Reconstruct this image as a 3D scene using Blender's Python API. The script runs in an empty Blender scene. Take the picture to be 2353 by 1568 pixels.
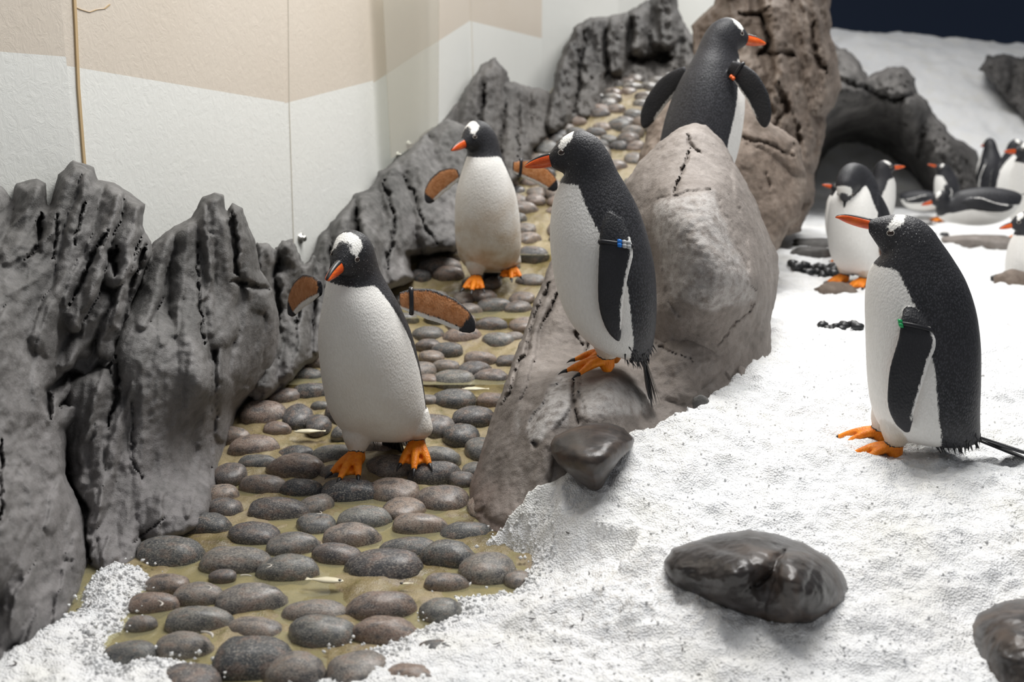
import bpy, math, random
import numpy as np
from mathutils import Vector, Matrix
from mathutils.bvhtree import BVHTree

random.seed(7)
scene = bpy.context.scene
col = scene.collection
R = math.radians

# ------------------------------------------------------------------ camera, world, lights, exposure
IMG_W, IMG_H = 2353.0, 1568.0
FPX = 2450.0
CAM_Z = 1.05
PITCH = R(13.4)
cam_data = bpy.data.cameras.new('camera')
cam_data.sensor_width = 36.0
cam_data.lens = FPX / IMG_W * 36.0
cam_data.clip_start = 0.05
cam_data.clip_end = 100
cam_data.dof.use_dof = True
cam_data.dof.focus_distance = 2.75
cam_data.dof.aperture_fstop = 2.6
cam = bpy.data.objects.new('camera', cam_data)
col.objects.link(cam)
cam.location = (0, 0, CAM_Z)
cam.rotation_euler = (R(90) - PITCH, 0, 0)
scene.camera = cam

world = bpy.data.worlds.new('world')
scene.world = world
world.use_nodes = True
world.node_tree.nodes['Background'].inputs['Color'].default_value = (0.93, 0.95, 1.0, 1)
world.node_tree.nodes['Background'].inputs['Strength'].default_value = 0.23

def area(name, loc, size, size_y, power, target, color=(1, 1, 1)):
    l = bpy.data.lights.new(name, 'AREA')
    l.shape = 'RECTANGLE'; l.size = size; l.size_y = size_y
    l.energy = power; l.color = color
    o = bpy.data.objects.new(name, l)
    col.objects.link(o)
    o.location = loc
    o.rotation_euler = (Vector(target) - Vector(loc)).to_track_quat('-Z', 'Y').to_euler()
    return o
area('ceiling_lamp_front_offscreen', (0.8, 3.3, 3.7), 2.2, 1.6, 178, (0.6, 2.7, 0.0), (1.0, 0.985, 0.96))
area('ceiling_lamp_back_offscreen', (2.6, 8.0, 4.6), 2.2, 2.6, 275, (2.8, 7.6, 0.0), (1.0, 0.985, 0.96))

scene.view_settings.view_transform = 'Standard'
scene.view_settings.look = 'None'
scene.view_settings.gamma = 1.0
scene.view_settings.use_curve_mapping = False
scene.view_settings.exposure = 0.0

# ------------------------------------------------------------------ pixel helpers
CP, SP = math.cos(PITCH), math.sin(PITCH)
def dirs(px, py):
    xc = (np.asarray(px, float) - IMG_W / 2) / FPX
    yc = (IMG_H / 2 - np.asarray(py, float)) / FPX
    return xc, CP + yc * SP, -SP + yc * CP
def P(px, py, d):
    """world point seen at a pixel, d metres away along +Y"""
    x, y, z = dirs(px, py)
    k = np.asarray(d, float) / y
    return np.stack([x * k, y * k, CAM_Z + z * k], -1)
PATH_Y = [0, 2.7, 3.0, 3.5, 4.05, 5.0, 6.0, 7.0, 9.0, 20]
PATH_Z = [0, 0.0, 0.03, 0.12, 0.248, 0.52, 0.81, 1.10, 1.3, 1.3]
def zpath(y):
    return np.interp(y, PATH_Y, PATH_Z)
def to_path(px, py):
    lo, hi = 0.8, 12.0
    for _ in range(50):
        m = (lo + hi) / 2
        p = P(px, py, m)
        if p[2] > zpath(m): lo = m
        else: hi = m
    return P(px, py, (lo + hi) / 2)

# ------------------------------------------------------------------ numpy noise
_rng = np.random.RandomState(3)
_perm = _rng.permutation(512)
_perm = np.concatenate([_perm, _perm, _perm])
_grad = _rng.normal(size=(512, 3)); _grad /= np.linalg.norm(_grad, axis=1)[:, None]
def noise3(x, y, z):
    x, y, z = np.broadcast_arrays(np.asarray(x, float), np.asarray(y, float), np.asarray(z, float))
    xi, yi, zi = np.floor(x).astype(int), np.floor(y).astype(int), np.floor(z).astype(int)
    xf, yf, zf = x - xi, y - yi, z - zi
    u, v, w = [t * t * t * (t * (t * 6 - 15) + 10) for t in (xf, yf, zf)]
    out = 0
    for dx in (0, 1):
        for dy in (0, 1):
            for dz in (0, 1):
                h = _perm[(_perm[(_perm[(xi + dx) & 511] + yi + dy) & 511] + zi + dz) & 511]
                g = _grad[h]
                d = g[..., 0] * (xf - dx) + g[..., 1] * (yf - dy) + g[..., 2] * (zf - dz)
                out = out + d * (u if dx else 1 - u) * (v if dy else 1 - v) * (w if dz else 1 - w)
    return out * 1.6
def fbm(x, y, z, o=4, gain=0.5):
    s, a = 0, 1.0
    for i in range(o):
        s = s + a * noise3(x * 2 ** i + 17.3 * i, y * 2 ** i + 5.1 * i, z * 2 ** i)
        a *= gain
    return s
def sstep(a, b, x):
    t = np.clip((np.asarray(x, float) - a) / (b - a), 0, 1)
    return t * t * (3 - 2 * t)

# ------------------------------------------------------------------ geometry helpers
def seg_dist(px, py, poly, closed=False):
    """distance to a polyline and the running parameter 0..1 of the nearest point"""
    pts = np.asarray(poly, float)
    if closed: pts = np.vstack([pts, pts[:1]])
    L = np.r_[0, np.cumsum(np.linalg.norm(np.diff(pts, axis=0), axis=1))]
    best = np.full(np.shape(px), 1e9); bt = np.zeros(np.shape(px))
    for i in range(len(pts) - 1):
        a, b = pts[i], pts[i + 1]
        d = b - a; l2 = max(d @ d, 1e-12)
        t = np.clip(((px - a[0]) * d[0] + (py - a[1]) * d[1]) / l2, 0, 1)
        dd = np.hypot(px - a[0] - t * d[0], py - a[1] - t * d[1])
        m = dd < best
        best = np.where(m, dd, best)
        bt = np.where(m, (L[i] + t * (L[i + 1] - L[i])) / max(L[-1], 1e-9), bt)
    return best, bt
def seg_sign(px, py, poly):
    """signed side distance to the nearest segment (positive to one side)"""
    pts = np.asarray(poly, float)
    best = np.full(np.shape(px), 1e9); out = np.zeros(np.shape(px))
    for i in range(len(pts) - 1):
        a, b = pts[i], pts[i + 1]
        d = b - a; l = max(np.hypot(*d), 1e-9)
        t = np.clip(((px - a[0]) * d[0] + (py - a[1]) * d[1]) / l ** 2, 0, 1)
        dd = np.hypot(px - a[0] - t * d[0], py - a[1] - t * d[1])
        m = dd < best
        best = np.where(m, dd, best); out = np.where(m, ((px - a[0]) * d[1] - (py - a[1]) * d[0]) / l, out)
    return out
def inside(px, py, poly):
    pts = np.asarray(poly, float); n = len(pts)
    r = np.zeros(np.shape(px), bool)
    for i in range(n):
        x1, y1 = pts[i]; x2, y2 = pts[(i + 1) % n]
        if y1 == y2: continue
        c = ((y1 > py) != (y2 > py)) & (px < (x2 - x1) * (py - y1) / (y2 - y1) + x1)
        r ^= c
    return r
def sdist(px, py, poly):
    d, _ = seg_dist(px, py, poly, True)
    return np.where(inside(px, py, poly), d, -d)
def tps(ctrl, vals, lam=1e-4):
    c = np.asarray(ctrl, float); v = np.asarray(vals, float); n = len(c)
    sc = np.ptp(c, axis=0).max(); c0 = c.mean(0)
    cn = (c - c0) / sc
    def U(r2):
        return np.where(r2 > 1e-12, 0.5 * r2 * np.log(np.maximum(r2, 1e-12)), 0)
    K = U(((cn[:, None] - cn[None]) ** 2).sum(-1)) + lam * np.eye(n)
    Pm = np.c_[np.ones(n), cn]
    A = np.block([[K, Pm], [Pm.T, np.zeros((3, 3))]])
    w = np.linalg.solve(A, np.r_[v, 0, 0, 0])
    def f(x, y):
        xn = (np.asarray(x, float) - c0[0]) / sc; yn = (np.asarray(y, float) - c0[1]) / sc
        out = w[n] + w[n + 1] * xn + w[n + 2] * yn
        for i in range(n):
            out = out + w[i] * U((xn - cn[i, 0]) ** 2 + (yn - cn[i, 1]) ** 2)
        return out
    return f
def catmull(pts, n):
    pts = np.asarray(pts, float)
    p = np.vstack([2 * pts[0] - pts[1], pts, 2 * pts[-1] - pts[-2]])
    t = np.linspace(0, len(pts) - 1, n)
    i = np.minimum(t.astype(int), len(pts) - 2); f = (t - i)[:, None]
    p0, p1, p2, p3 = p[i], p[i + 1], p[i + 2], p[i + 3]
    return 0.5 * (2 * p1 + (p2 - p0) * f + (2 * p0 - 5 * p1 + 4 * p2 - p3) * f ** 2 + (3 * p1 - p0 - 3 * p2 + p3) * f ** 3)

def mesh_from(name, verts, faces, smooth=True):
    me = bpy.data.meshes.new(name)
    me.from_pydata([tuple(map(float, v)) for v in verts], [], [tuple(map(int, f)) for f in faces])
    me.validate()
    if smooth: me.polygons.foreach_set('use_smooth', [True] * len(me.polygons))
    me.update()
    return me
def mesh_np(name, V, F, smooth=True):
    """fast path: V (n,3), F (m,k) all same size"""
    me = bpy.data.meshes.new(name)
    V = np.ascontiguousarray(V, np.float32); F = np.ascontiguousarray(F, np.int32)
    k = F.shape[1]
    me.vertices.add(len(V)); me.vertices.foreach_set('co', V.ravel())
    me.loops.add(F.size); me.loops.foreach_set('vertex_index', F.ravel())
    me.polygons.add(len(F)); me.polygons.foreach_set('loop_start', np.arange(0, F.size, k, dtype=np.int32))
    me.update(calc_edges=True)
    if smooth: me.polygons.foreach_set('use_smooth', np.ones(len(F), bool))
    me.validate()
    return me
def set_attr(me, name, arr):
    a = me.attributes.new(name, 'FLOAT', 'POINT')
    a.data.foreach_set('value', np.ascontiguousarray(arr, np.float32))
def obj(name, me, mat=None, parent=None, **props):
    o = bpy.data.objects.new(name, me)
    col.objects.link(o)
    if mat is not None and me is not None and not me.materials: me.materials.append(mat)
    if parent is not None: o.parent = parent
    for k, v in props.items():
        if v is not None: o[k] = v
    return o
def thing(name, label, cat, loc=(0, 0, 0), rot=(0, 0, 0), group=None):
    o = bpy.data.objects.new(name, None)
    col.objects.link(o)
    o.empty_display_size = 0.05
    o.location = loc; o.rotation_euler = rot
    o['label'] = label; o['category'] = cat
    if group: o['group'] = group
    return o
def grid_faces(nu, nv, wrap_u=False, off=0):
    """verts index = v*nu+u"""
    us = np.arange(nu if wrap_u else nu - 1); vs = np.arange(nv - 1)
    U, V = np.meshgrid(us, vs)
    U = U.ravel(); V = V.ravel(); U2 = (U + 1) % nu
    return np.c_[V * nu + U, V * nu + U2, (V + 1) * nu + U2, (V + 1) * nu + U] + off

# ------------------------------------------------------------------ materials
class NT:
    def __init__(s, name):
        s.m = bpy.data.materials.new(name); s.m.use_nodes = True
        s.t = s.m.node_tree; s.n = s.t.nodes
        s.b = s.n['Principled BSDF']
    def node(s, typ, **kw):
        n = s.n.new(typ)
        for k, v in kw.items(): setattr(n, k, v)
        return n
    def link(s, a, b): s.t.links.new(a, b)
    def put(s, sock, v):
        if hasattr(v, 'is_linked') or isinstance(v, bpy.types.NodeSocket): s.link(v, sock)
        else: sock.default_value = v
    def coord(s, which='Object', scale=(1, 1, 1), rot=(0, 0, 0)):
        c = s.node('ShaderNodeTexCoord'); m = s.node('ShaderNodeMapping')
        s.link(c.outputs[which], m.inputs[0]); m.inputs['Scale'].default_value = scale; m.inputs['Rotation'].default_value = rot
        return m.outputs[0]
    def noise(s, vec, scale, detail=4, rough=0.55, dist=0):
        n = s.node('ShaderNodeTexNoise'); s.link(vec, n.inputs['Vector'])
        n.inputs['Scale'].default_value = scale; n.inputs['Detail'].default_value = detail
        n.inputs['Roughness'].default_value = rough; n.inputs['Distortion'].default_value = dist
        return n.outputs[0]
    def voro(s, vec, scale, feature='F1', out=0):
        n = s.node('ShaderNodeTexVoronoi'); n.feature = feature; s.link(vec, n.inputs['Vector'])
        n.inputs['Scale'].default_value = scale
        return n.outputs[out]
    def ramp(s, fac, stops, interp='LINEAR'):
        r = s.node('ShaderNodeValToRGB'); r.color_ramp.interpolation = interp
        e = r.color_ramp.elements
        while len(e) < len(stops): e.new(0.5)
        for i, (p, c) in enumerate(stops):
            e[i].position = p
            e[i].color = (c, c, c, 1) if isinstance(c, (int, float)) else (*c[:3], 1)
        s.link(fac, r.inputs[0])
        return r.outputs[0]
    def mix(s, fac, a, b, blend='MIX'):
        n = s.node('ShaderNodeMix'); n.data_type = 'RGBA'; n.blend_type = blend
        s.put(n.inputs[0], fac)
        for sock, v in ((n.inputs[6], a), (n.inputs[7], b)):
            if isinstance(v, tuple): sock.default_value = (*v[:3], 1)
            else: s.put(sock, v)
        return n.outputs[2]
    def math(s, op, a, b=0.0, c=None, clamp=False):
        n = s.node('ShaderNodeMath'); n.operation = op; n.use_clamp = clamp
        s.put(n.inputs[0], a); s.put(n.inputs[1], b)
        if c is not None: s.put(n.inputs[2], c)
        return n.outputs[0]
    def attr(s, name):
        a = s.node('ShaderNodeAttribute'); a.attribute_name = name
        return a.outputs['Fac']
    def maprange(s, v, a, b, c=0.0, d=1.0, smooth=False):
        n = s.node('ShaderNodeMapRange'); n.clamp = True
        if smooth: n.interpolation_type = 'SMOOTHSTEP'
        s.put(n.inputs[0], v)
        for i, x in enumerate((a, b, c, d)): n.inputs[i + 1].default_value = x
        return n.outputs[0]
    def bump(s, h, strength=0.5, dist=0.01, prev=None):
        n = s.node('ShaderNodeBump'); n.inputs['Strength'].default_value = strength; n.inputs['Distance'].default_value = dist
        s.link(h, n.inputs['Height'])
        if prev is not None: s.link(prev, n.inputs['Normal'])
        return n.outputs[0]
    def out(s, color=None, rough=None, normal=None, **kw):
        if color is not None:
            if isinstance(color, tuple): s.b.inputs['Base Color'].default_value = (*color[:3], 1)
            else: s.link(color, s.b.inputs['Base Color'])
        if rough is not None: s.put(s.b.inputs['Roughness'], rough)
        if normal is not None: s.link(normal, s.b.inputs['Normal'])
        for k, v in kw.items(): s.put(s.b.inputs[k], v)
        return s.m

def mat_simple(name, color, rough=0.5, **kw):
    return NT(name).out(color, rough, **kw)

def mat_rock(name, dark, mid, light, base_tint, speck=1.0, rough=0.72):
    """artificial rock: mottled colours, painted light patches from the 'tint' attribute, warm wash from 'low'"""
    n = NT(name); v = n.coord()
    big = n.noise(v, 3.2, 5, 0.6, 0.4)
    fine = n.noise(v, 26, 5, 0.65)
    grain = n.noise(v, 300, 3, 0.7)
    c = n.ramp(n.math('ADD', n.math('MULTIPLY', big, 0.65), n.math('MULTIPLY', fine, 0.35)),
               [(0.36, dark), (0.50, mid), (0.66, light)])
    c = n.mix(n.maprange(n.noise(v, 9, 5, 0.7, 1.0), 0.52, 0.68, 0, 0.5), c, dark)
    st = n.noise(n.coord(scale=(9, 9, 1.6)), 1.4, 4, 0.6)
    c = n.mix(n.maprange(st, 0.55, 0.75, 0, 0.35), c, dark)
    c = n.mix(n.math('MULTIPLY', n.attr('low'), n.maprange(fine, 0.3, 0.7, 0.35, 1.0)), c, base_tint)
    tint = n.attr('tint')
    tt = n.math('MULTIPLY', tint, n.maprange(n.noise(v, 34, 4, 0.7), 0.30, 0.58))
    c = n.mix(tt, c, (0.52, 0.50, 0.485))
    pits = n.maprange(n.voro(v, 15), 0.0, 0.09, 1, 0)
    pits = n.math('MULTIPLY', pits, n.maprange(big, 0.48, 0.6))
    c = n.mix(n.maprange(grain, 0.42, 0.30, 0, 0.55 * speck), c, (0.05, 0.047, 0.045))
    c = n.mix(n.maprange(grain, 0.62, 0.75, 0, 0.45 * speck), c, (0.42, 0.40, 0.39))
    h = n.math('ADD', n.math('MULTIPLY', fine, 0.6), n.math('MULTIPLY', grain, 0.14))
    nb = n.bump(h, 0.55, 0.02)
    nb = n.bump(n.math('SUBTRACT', 1.0, pits), 0.6, 0.01, nb)
    return n.out(c, rough, nb)

def mat_snow():
    n = NT('snow'); v = n.coord()
    a = n.noise(v, 5.0, 4, 0.6); b = n.noise(v, 60, 4, 0.65); g = n.voro(v, 230)
    c = n.ramp(a, [(0.3, (0.86, 0.875, 0.885)), (0.5, (0.90, 0.905, 0.905)), (0.72, (0.86, 0.855, 0.815))])
    dirt = n.math('MULTIPLY', n.attr('dirt'), n.maprange(b, 0.50, 0.62))
    c = n.mix(n.math('MULTIPLY', dirt, 0.75), c, (0.50, 0.465, 0.42))
    h = n.math('ADD', n.math('MULTIPLY', b, 0.7), n.math('MULTIPLY', g, 0.45))
    nb = n.bump(h, 0.75, 0.012)
    m = n.out(c, n.maprange(b, 0.3, 0.7, 0.45, 0.75), nb)
    n.b.inputs['Subsurface Weight'].default_value = 0.25
    n.b.inputs['Subsurface Radius'].default_value = (0.02, 0.02, 0.022)
    n.b.inputs['Subsurface Scale'].default_value = 0.4
    n.b.inputs['Specular IOR Level'].default_value = 0.35
    return m
def mat_cobble():
    n = NT('wet_cobble'); v = n.coord()
    info = n.node('ShaderNodeObjectInfo')
    rnd = info.outputs['Random']
    add = n.node('ShaderNodeVectorMath'); add.operation = 'ADD'
    n.link(v, add.inputs[0])
    cmb = n.node('ShaderNodeCombineXYZ')
    n.link(n.math('MULTIPLY', rnd, 37.0), cmb.inputs[0]); n.link(n.math('MULTIPLY', rnd, 11.0), cmb.inputs[1])
    n.link(cmb.outputs[0], add.inputs[1]); w = add.outputs[0]
    base = n.ramp(rnd, [(0.0, (0.040, 0.044, 0.052)), (0.22, (0.19, 0.19, 0.172)), (0.42, (0.27, 0.195, 0.155)),
                        (0.58, (0.075, 0.078, 0.085)), (0.78, (0.31, 0.235, 0.185)), (1.0, (0.16, 0.165, 0.16))])
    patch = n.noise(w, 2.2, 3, 0.55)
    c = n.mix(n.maprange(patch, 0.50, 0.64, 0, 0.7), base, (0.06, 0.064, 0.073))
    c = n.mix(n.maprange(patch, 0.48, 0.36, 0, 0.5), c, (0.28, 0.185, 0.14))
    sp = n.noise(w, 17, 5, 0.8)
    sp2 = n.noise(w, 9, 5, 0.75)
    c = n.mix(n.maprange(sp2, 0.50, 0.62, 0, 0.45), c, (0.05, 0.05, 0.056))
    c = n.mix(n.maprange(sp, 0.53, 0.62, 0, 0.9), c, (0.40, 0.37, 0.32))
    c = n.mix(n.maprange(sp, 0.47, 0.38, 0, 0.85), c, (0.018, 0.018, 0.02))
    sx = n.node('ShaderNodeSeparateXYZ'); n.link(v, sx.inputs[0])
    rim = n.maprange(n.math('ADD', sx.outputs[2], n.math('MULTIPLY', n.math('SUBTRACT', sp2, 0.5), 0.5)), 0.30, 0.52, 1, 0)
    wet = n.math('SUBTRACT', n.noise(w, 1.3, 2, 0.5), n.math('MULTIPLY', rim, 0.2))
    rough = n.maprange(wet, 0.38, 0.60, 0.24, 0.60)
    nb = n.bump(sp, 0.12, 0.02)
    return n.out(c, rough, nb, **{'Specular IOR Level': 0.5})
def mat_bed():
    n = NT('path_bed'); v = n.coord()
    a = n.noise(v, 3.5, 5, 0.6); b = n.noise(v, 22, 5, 0.65); g = n.noise(v, 300, 2, 0.6)
    c = n.ramp(a, [(0.28, (0.10, 0.075, 0.035)), (0.42, (0.24, 0.185, 0.085)), (0.56, (0.36, 0.29, 0.165)), (0.72, (0.30, 0.235, 0.185))])
    c = n.mix(n.maprange(b, 0.52, 0.70, 0, 0.75), c, (0.13, 0.115, 0.028))
    c = n.mix(n.maprange(b, 0.44, 0.30, 0, 0.6), c, (0.24, 0.185, 0.16))
    c = n.mix(n.maprange(g, 0.56, 0.70, 0, 0.5), c, (0.42, 0.36, 0.25))
    c = n.mix(n.maprange(g, 0.42, 0.30, 0, 0.6), c, (0.05, 0.045, 0.03))
    nb = n.bump(n.math('ADD', b, n.math('MULTIPLY', g, 0.25)), 0.5, 0.012)
    return n.out(c, n.maprange(a, 0.35, 0.65, 0.25, 0.6), nb)
def mat_water():
    n = NT('pool_water')
    t = n.node('ShaderNodeBsdfTransparent'); t.inputs[0].default_value = (0.86, 0.84, 0.66, 1)
    g = n.node('ShaderNodeBsdfGlossy'); g.inputs['Roughness'].default_value = 0.03
    d = n.node('ShaderNodeBsdfDiffuse'); d.inputs[0].default_value = (0.60, 0.55, 0.33, 1)
    fr = n.node('ShaderNodeFresnel'); fr.inputs[0].default_value = 1.33
    wv = n.bump(n.noise(n.coord(), 16, 2, 0.5), 0.06, 0.02)
    n.link(wv, fr.inputs['Normal']); n.link(wv, g.inputs['Normal'])
    m0 = n.node('ShaderNodeMixShader'); m0.inputs[0].default_value = 0.32
    n.link(t.outputs[0], m0.inputs[1]); n.link(d.outputs[0], m0.inputs[2])
    m = n.node('ShaderNodeMixShader')
    n.link(n.math('MULTIPLY', fr.outputs[0], 1.0, clamp=True), m.inputs[0]); n.link(m0.outputs[0], m.inputs[1]); n.link(g.outputs[0], m.inputs[2])
    n.link(m.outputs[0], n.n['Material Output'].inputs[0])
    return n.m
def mat_panel(name, c0, c1):
    n = NT(name); v = n.coord()
    a = n.noise(v, 2.0, 3, 0.5); cr = n.noise(n.coord(scale=(1, 1, 0.7)), 34, 4, 0.75, 1.2)
    gr = n.noise(n.coord(scale=(60, 60, 2.0)), 3, 3, 0.6)
    c = n.mix(a, c0, c1)
    c = n.mix(n.maprange(gr, 0.55, 0.75, 0, 0.10), c, (0.45, 0.42, 0.38))
    nb = n.bump(cr, 0.22, 0.01)
    return n.out(c, 0.32, nb)
def mat_plumage(name, dirt=0.0):
    """black / white / orange plumage from signed-distance attributes in metres"""
    n = NT(name); v = n.coord()
    jit = n.math('MULTIPLY', n.math('SUBTRACT', n.noise(n.coord(scale=(1, 1, 0.35)), 210, 3, 0.7), 0.5), 0.016)
    f1 = n.noise(n.coord(scale=(1, 1, 0.45)), 150, 3, 0.6)
    cell = n.voro(n.coord(scale=(1, 1, 0.6)), 240)
    dk = n.ramp(n.noise(v, 6, 3, 0.5), [(0.35, (0.014, 0.015, 0.018)), (0.65, (0.030, 0.030, 0.034))])
    back = n.math('MULTIPLY', n.attr('back'), n.maprange(cell, 0.12, 0.55, 1.0, 0.0))
    dk = n.mix(n.math('MULTIPLY', back, 0.75), dk, (0.075, 0.076, 0.088))
    fleck = n.math('MULTIPLY', n.maprange(n.noise(v, 320, 2, 0.6), 0.66, 0.72), n.attr('fleck'))
    dk = n.mix(fleck, dk, (0.70, 0.70, 0.70))
    wh = n.mix(n.maprange(f1, 0.35, 0.62, 0, 0.35), (0.83, 0.82, 0.79), (0.70, 0.685, 0.65))
    wh = n.mix(n.math('MULTIPLY', n.attr('soil'), n.maprange(n.noise(v, 9, 3, 0.6), 0.3, 0.65)), wh, (0.44, 0.29, 0.14))
    edge = lambda a, w=0.0016: n.maprange(n.math('ADD', n.attr(a), jit), -w, w)
    c = n.mix(edge('w'), dk, wh)
    c = n.mix(edge('p'), c, (0.86, 0.85, 0.81))
    c = n.mix(edge('u', 0.003), c, n.ramp(n.noise(v, 60, 3, 0.6), [(0.35, (0.40, 0.155, 0.050)), (0.65, (0.54, 0.25, 0.11))]))
    oc = n.ramp(n.noise(v, 70, 3, 0.6), [(0.35, (0.72, 0.17, 0.005)), (0.65, (0.86, 0.27, 0.012))])
    wr = n.math('MULTIPLY', n.attr('o'), 1.0)
    c = n.mix(n.maprange(wr, -0.004, 0.004), c, oc)
    h = n.math('ADD', n.math('MULTIPLY', f1, 0.6), n.math('MULTIPLY', cell, 0.5))
    nb = n.bump(h, 0.35, 0.006)
    rough = n.maprange(n.attr('w'), -0.002, 0.002, 0.48, 0.75)
    m = n.out(c, rough, nb)
    n.b.inputs['Specular IOR Level'].default_value = 0.35
    return m
def mat_boulder():
    n = NT('dark_boulder'); v = n.coord()
    a = n.noise(v, 7, 4, 0.6, 0.8); s = n.noise(n.coord(scale=(1, 3, 3), rot=(0.4, 0.6, 0.9)), 6, 4, 0.6)
    c = n.ramp(a, [(0.32, (0.016, 0.014, 0.013)), (0.52, (0.032, 0.027, 0.025)), (0.70, (0.085, 0.060, 0.045))])
    c = n.mix(n.maprange(s, 0.55, 0.70, 0, 0.4), c, (0.115, 0.105, 0.105))
    nb = n.bump(n.noise(v, 40, 4, 0.6), 0.15, 0.01)
    return n.out(c, n.maprange(a, 0.3, 0.7, 0.22, 0.42), nb)

M = {
    'rock_grey': mat_rock('rock_grey', (0.052, 0.051, 0.048), (0.130, 0.126, 0.121), (0.235, 0.228, 0.224), (0.225, 0.212, 0.212)),
    'rock_tan': mat_rock('rock_tan', (0.135, 0.115, 0.10), (0.235, 0.205, 0.183), (0.345, 0.31, 0.285), (0.265, 0.195, 0.165)),
    'rock_brown': mat_rock('rock_brown', (0.085, 0.062, 0.045), (0.185, 0.142, 0.112), (0.29, 0.24, 0.20), (0.16, 0.12, 0.09)),
    'rock_far': mat_rock('rock_far', (0.035, 0.033, 0.032), (0.085, 0.080, 0.076), (0.17, 0.162, 0.155), (0.11, 0.10, 0.09)),
    'snow': mat_snow(), 'cobble': mat_cobble(), 'bed': mat_bed(), 'water': mat_water(),
    'white': mat_panel('white_panel', (0.80, 0.81, 0.77), (0.84, 0.845, 0.81)),
    'tan': mat_panel('tan_panel', (0.66, 0.585, 0.49), (0.72, 0.655, 0.57)),
    'seal': mat_simple('sealant', (0.55, 0.40, 0.22), 0.5),
    'seal_pale': mat_simple('sealant_pale', (0.66, 0.62, 0.54), 0.5),
    'bolt': mat_simple('bolt_steel', (0.55, 0.54, 0.50), 0.25, Metallic=1.0),
    'plume': mat_plumage('plumage'),
    'beak': None, 'black': mat_simple('claw_black', (0.012, 0.012, 0.014), 0.35),
    'eye': mat_simple('eye_dark', (0.02, 0.009, 0.006), 0.06),
    'eyering': mat_simple('eye_ring', (0.55, 0.52, 0.47), 0.5),
    'band': mat_simple('band_plastic', (0.012, 0.012, 0.015), 0.3),
    'blue': mat_simple('bead_blue', (0.01, 0.17, 0.62), 0.3), 'greybead': mat_simple('bead_grey', (0.45, 0.47, 0.48), 0.3),
    'green': mat_simple('bead_green', (0.01, 0.30, 0.09), 0.3), 'yellow': mat_simple('bead_yellow', (0.75, 0.55, 0.02), 0.3),
    'orange': mat_simple('bead_orange', (0.7, 0.12, 0.02), 0.3),
    'boulder': mat_boulder(),
    'pebble': mat_simple('pebble_black', (0.022, 0.023, 0.025), 0.35),
    'fish': mat_simple('fish_flesh', (0.74, 0.68, 0.50), 0.3),
    'feather_dark': mat_simple('feather_dark', (0.035, 0.022, 0.018), 0.6),
    'feather_white': mat_simple('feather_white', (0.62, 0.58, 0.52), 0.6),
}
def _beak():
    n = NT('beak_orange'); v = n.coord(scale=(1, 1, 3))
    c = n.ramp(n.noise(v, 50, 3, 0.6), [(0.35, (0.58, 0.055, 0.008)), (0.65, (0.78, 0.14, 0.015))])
    return n.out(c, 0.3)
M['beak'] = _beak()
def _tailmat():
    n = NT('tail_feather'); 
    c = n.ramp(n.noise(n.coord(scale=(1, 1, 1)), 120, 2, 0.5), [(0.4, (0.010, 0.010, 0.012)), (0.7, (0.03, 0.03, 0.034))])
    return n.out(c, 0.35)
M['tail'] = _tailmat()
def _sheet():
    n = NT('clear_sheet')
    t = n.node('ShaderNodeBsdfTransparent'); t.inputs[0].default_value = (0.95, 0.96, 0.94, 1)
    m = n.node('ShaderNodeMixShader'); m.inputs[0].default_value = 0.32
    n.b.inputs['Base Color'].default_value = (0.62, 0.58, 0.52, 1); n.b.inputs['Roughness'].default_value = 0.25
    n.link(t.outputs[0], m.inputs[1]); n.link(n.b.outputs[0], m.inputs[2])
    n.link(m.outputs[0], n.n['Material Output'].inputs[0])
    return n.m
M['sheet'] = _sheet()
def _navy():
    n = NT('navy_wall')
    return n.out((0.0025, 0.016, 0.048), 0.6)
M['navy'] = _navy()

# ------------------------------------------------------------------ path bed, walls
LIM_LY = [1.3, 1.9, 2.2, 2.6, 3.1, 3.5, 4.0, 4.6, 5.2, 5.9, 6.6, 7.2]; LIM_LX = [-0.9, -0.98, -0.95, -0.78, -0.86, -0.72, -0.45, -0.27, -0.05, 0.12, 0.40, 0.6]
LIM_HY = [1.3, 2.2, 2.5, 3.0, 3.4, 4.0, 4.6, 5.4, 6.2, 7.2]; LIM_HX = [0.2, 0.05, -0.05, 0.02, 0.10, 0.42, 0.62, 0.85, 1.05, 1.3]
def build_path():
    ys = np.concatenate([np.linspace(1.1, 3.2, 210), np.linspace(3.22, 8.2, 170)])
    us = np.linspace(-0.75, 0.32, 200)
    Y, U = np.meshgrid(ys, us, indexing='ij')
    X = U * Y
    lo = np.interp(Y, LIM_LY, LIM_LX) - 0.22; hi = np.interp(Y, LIM_HY, LIM_HX) + 0.22
    X = lo + (hi - lo) * (U + 0.75) / 1.07
    Z = zpath(Y) + 0.016 * fbm(X * 5, Y * 5, 0.3, 3) + 0.004 * noise3(X * 40, Y * 40, 1.0) - 0.012
    me = mesh_np('floor', np.stack([X, Y, Z], -1).reshape(-1, 3), grid_faces(len(us), len(ys)))
    o = obj('floor', me, M['bed'])
    o['kind'] = 'structure'; o['label'] = 'wet ochre concrete path bed set with rounded cobbles'
    return o
floor = build_path()

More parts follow.
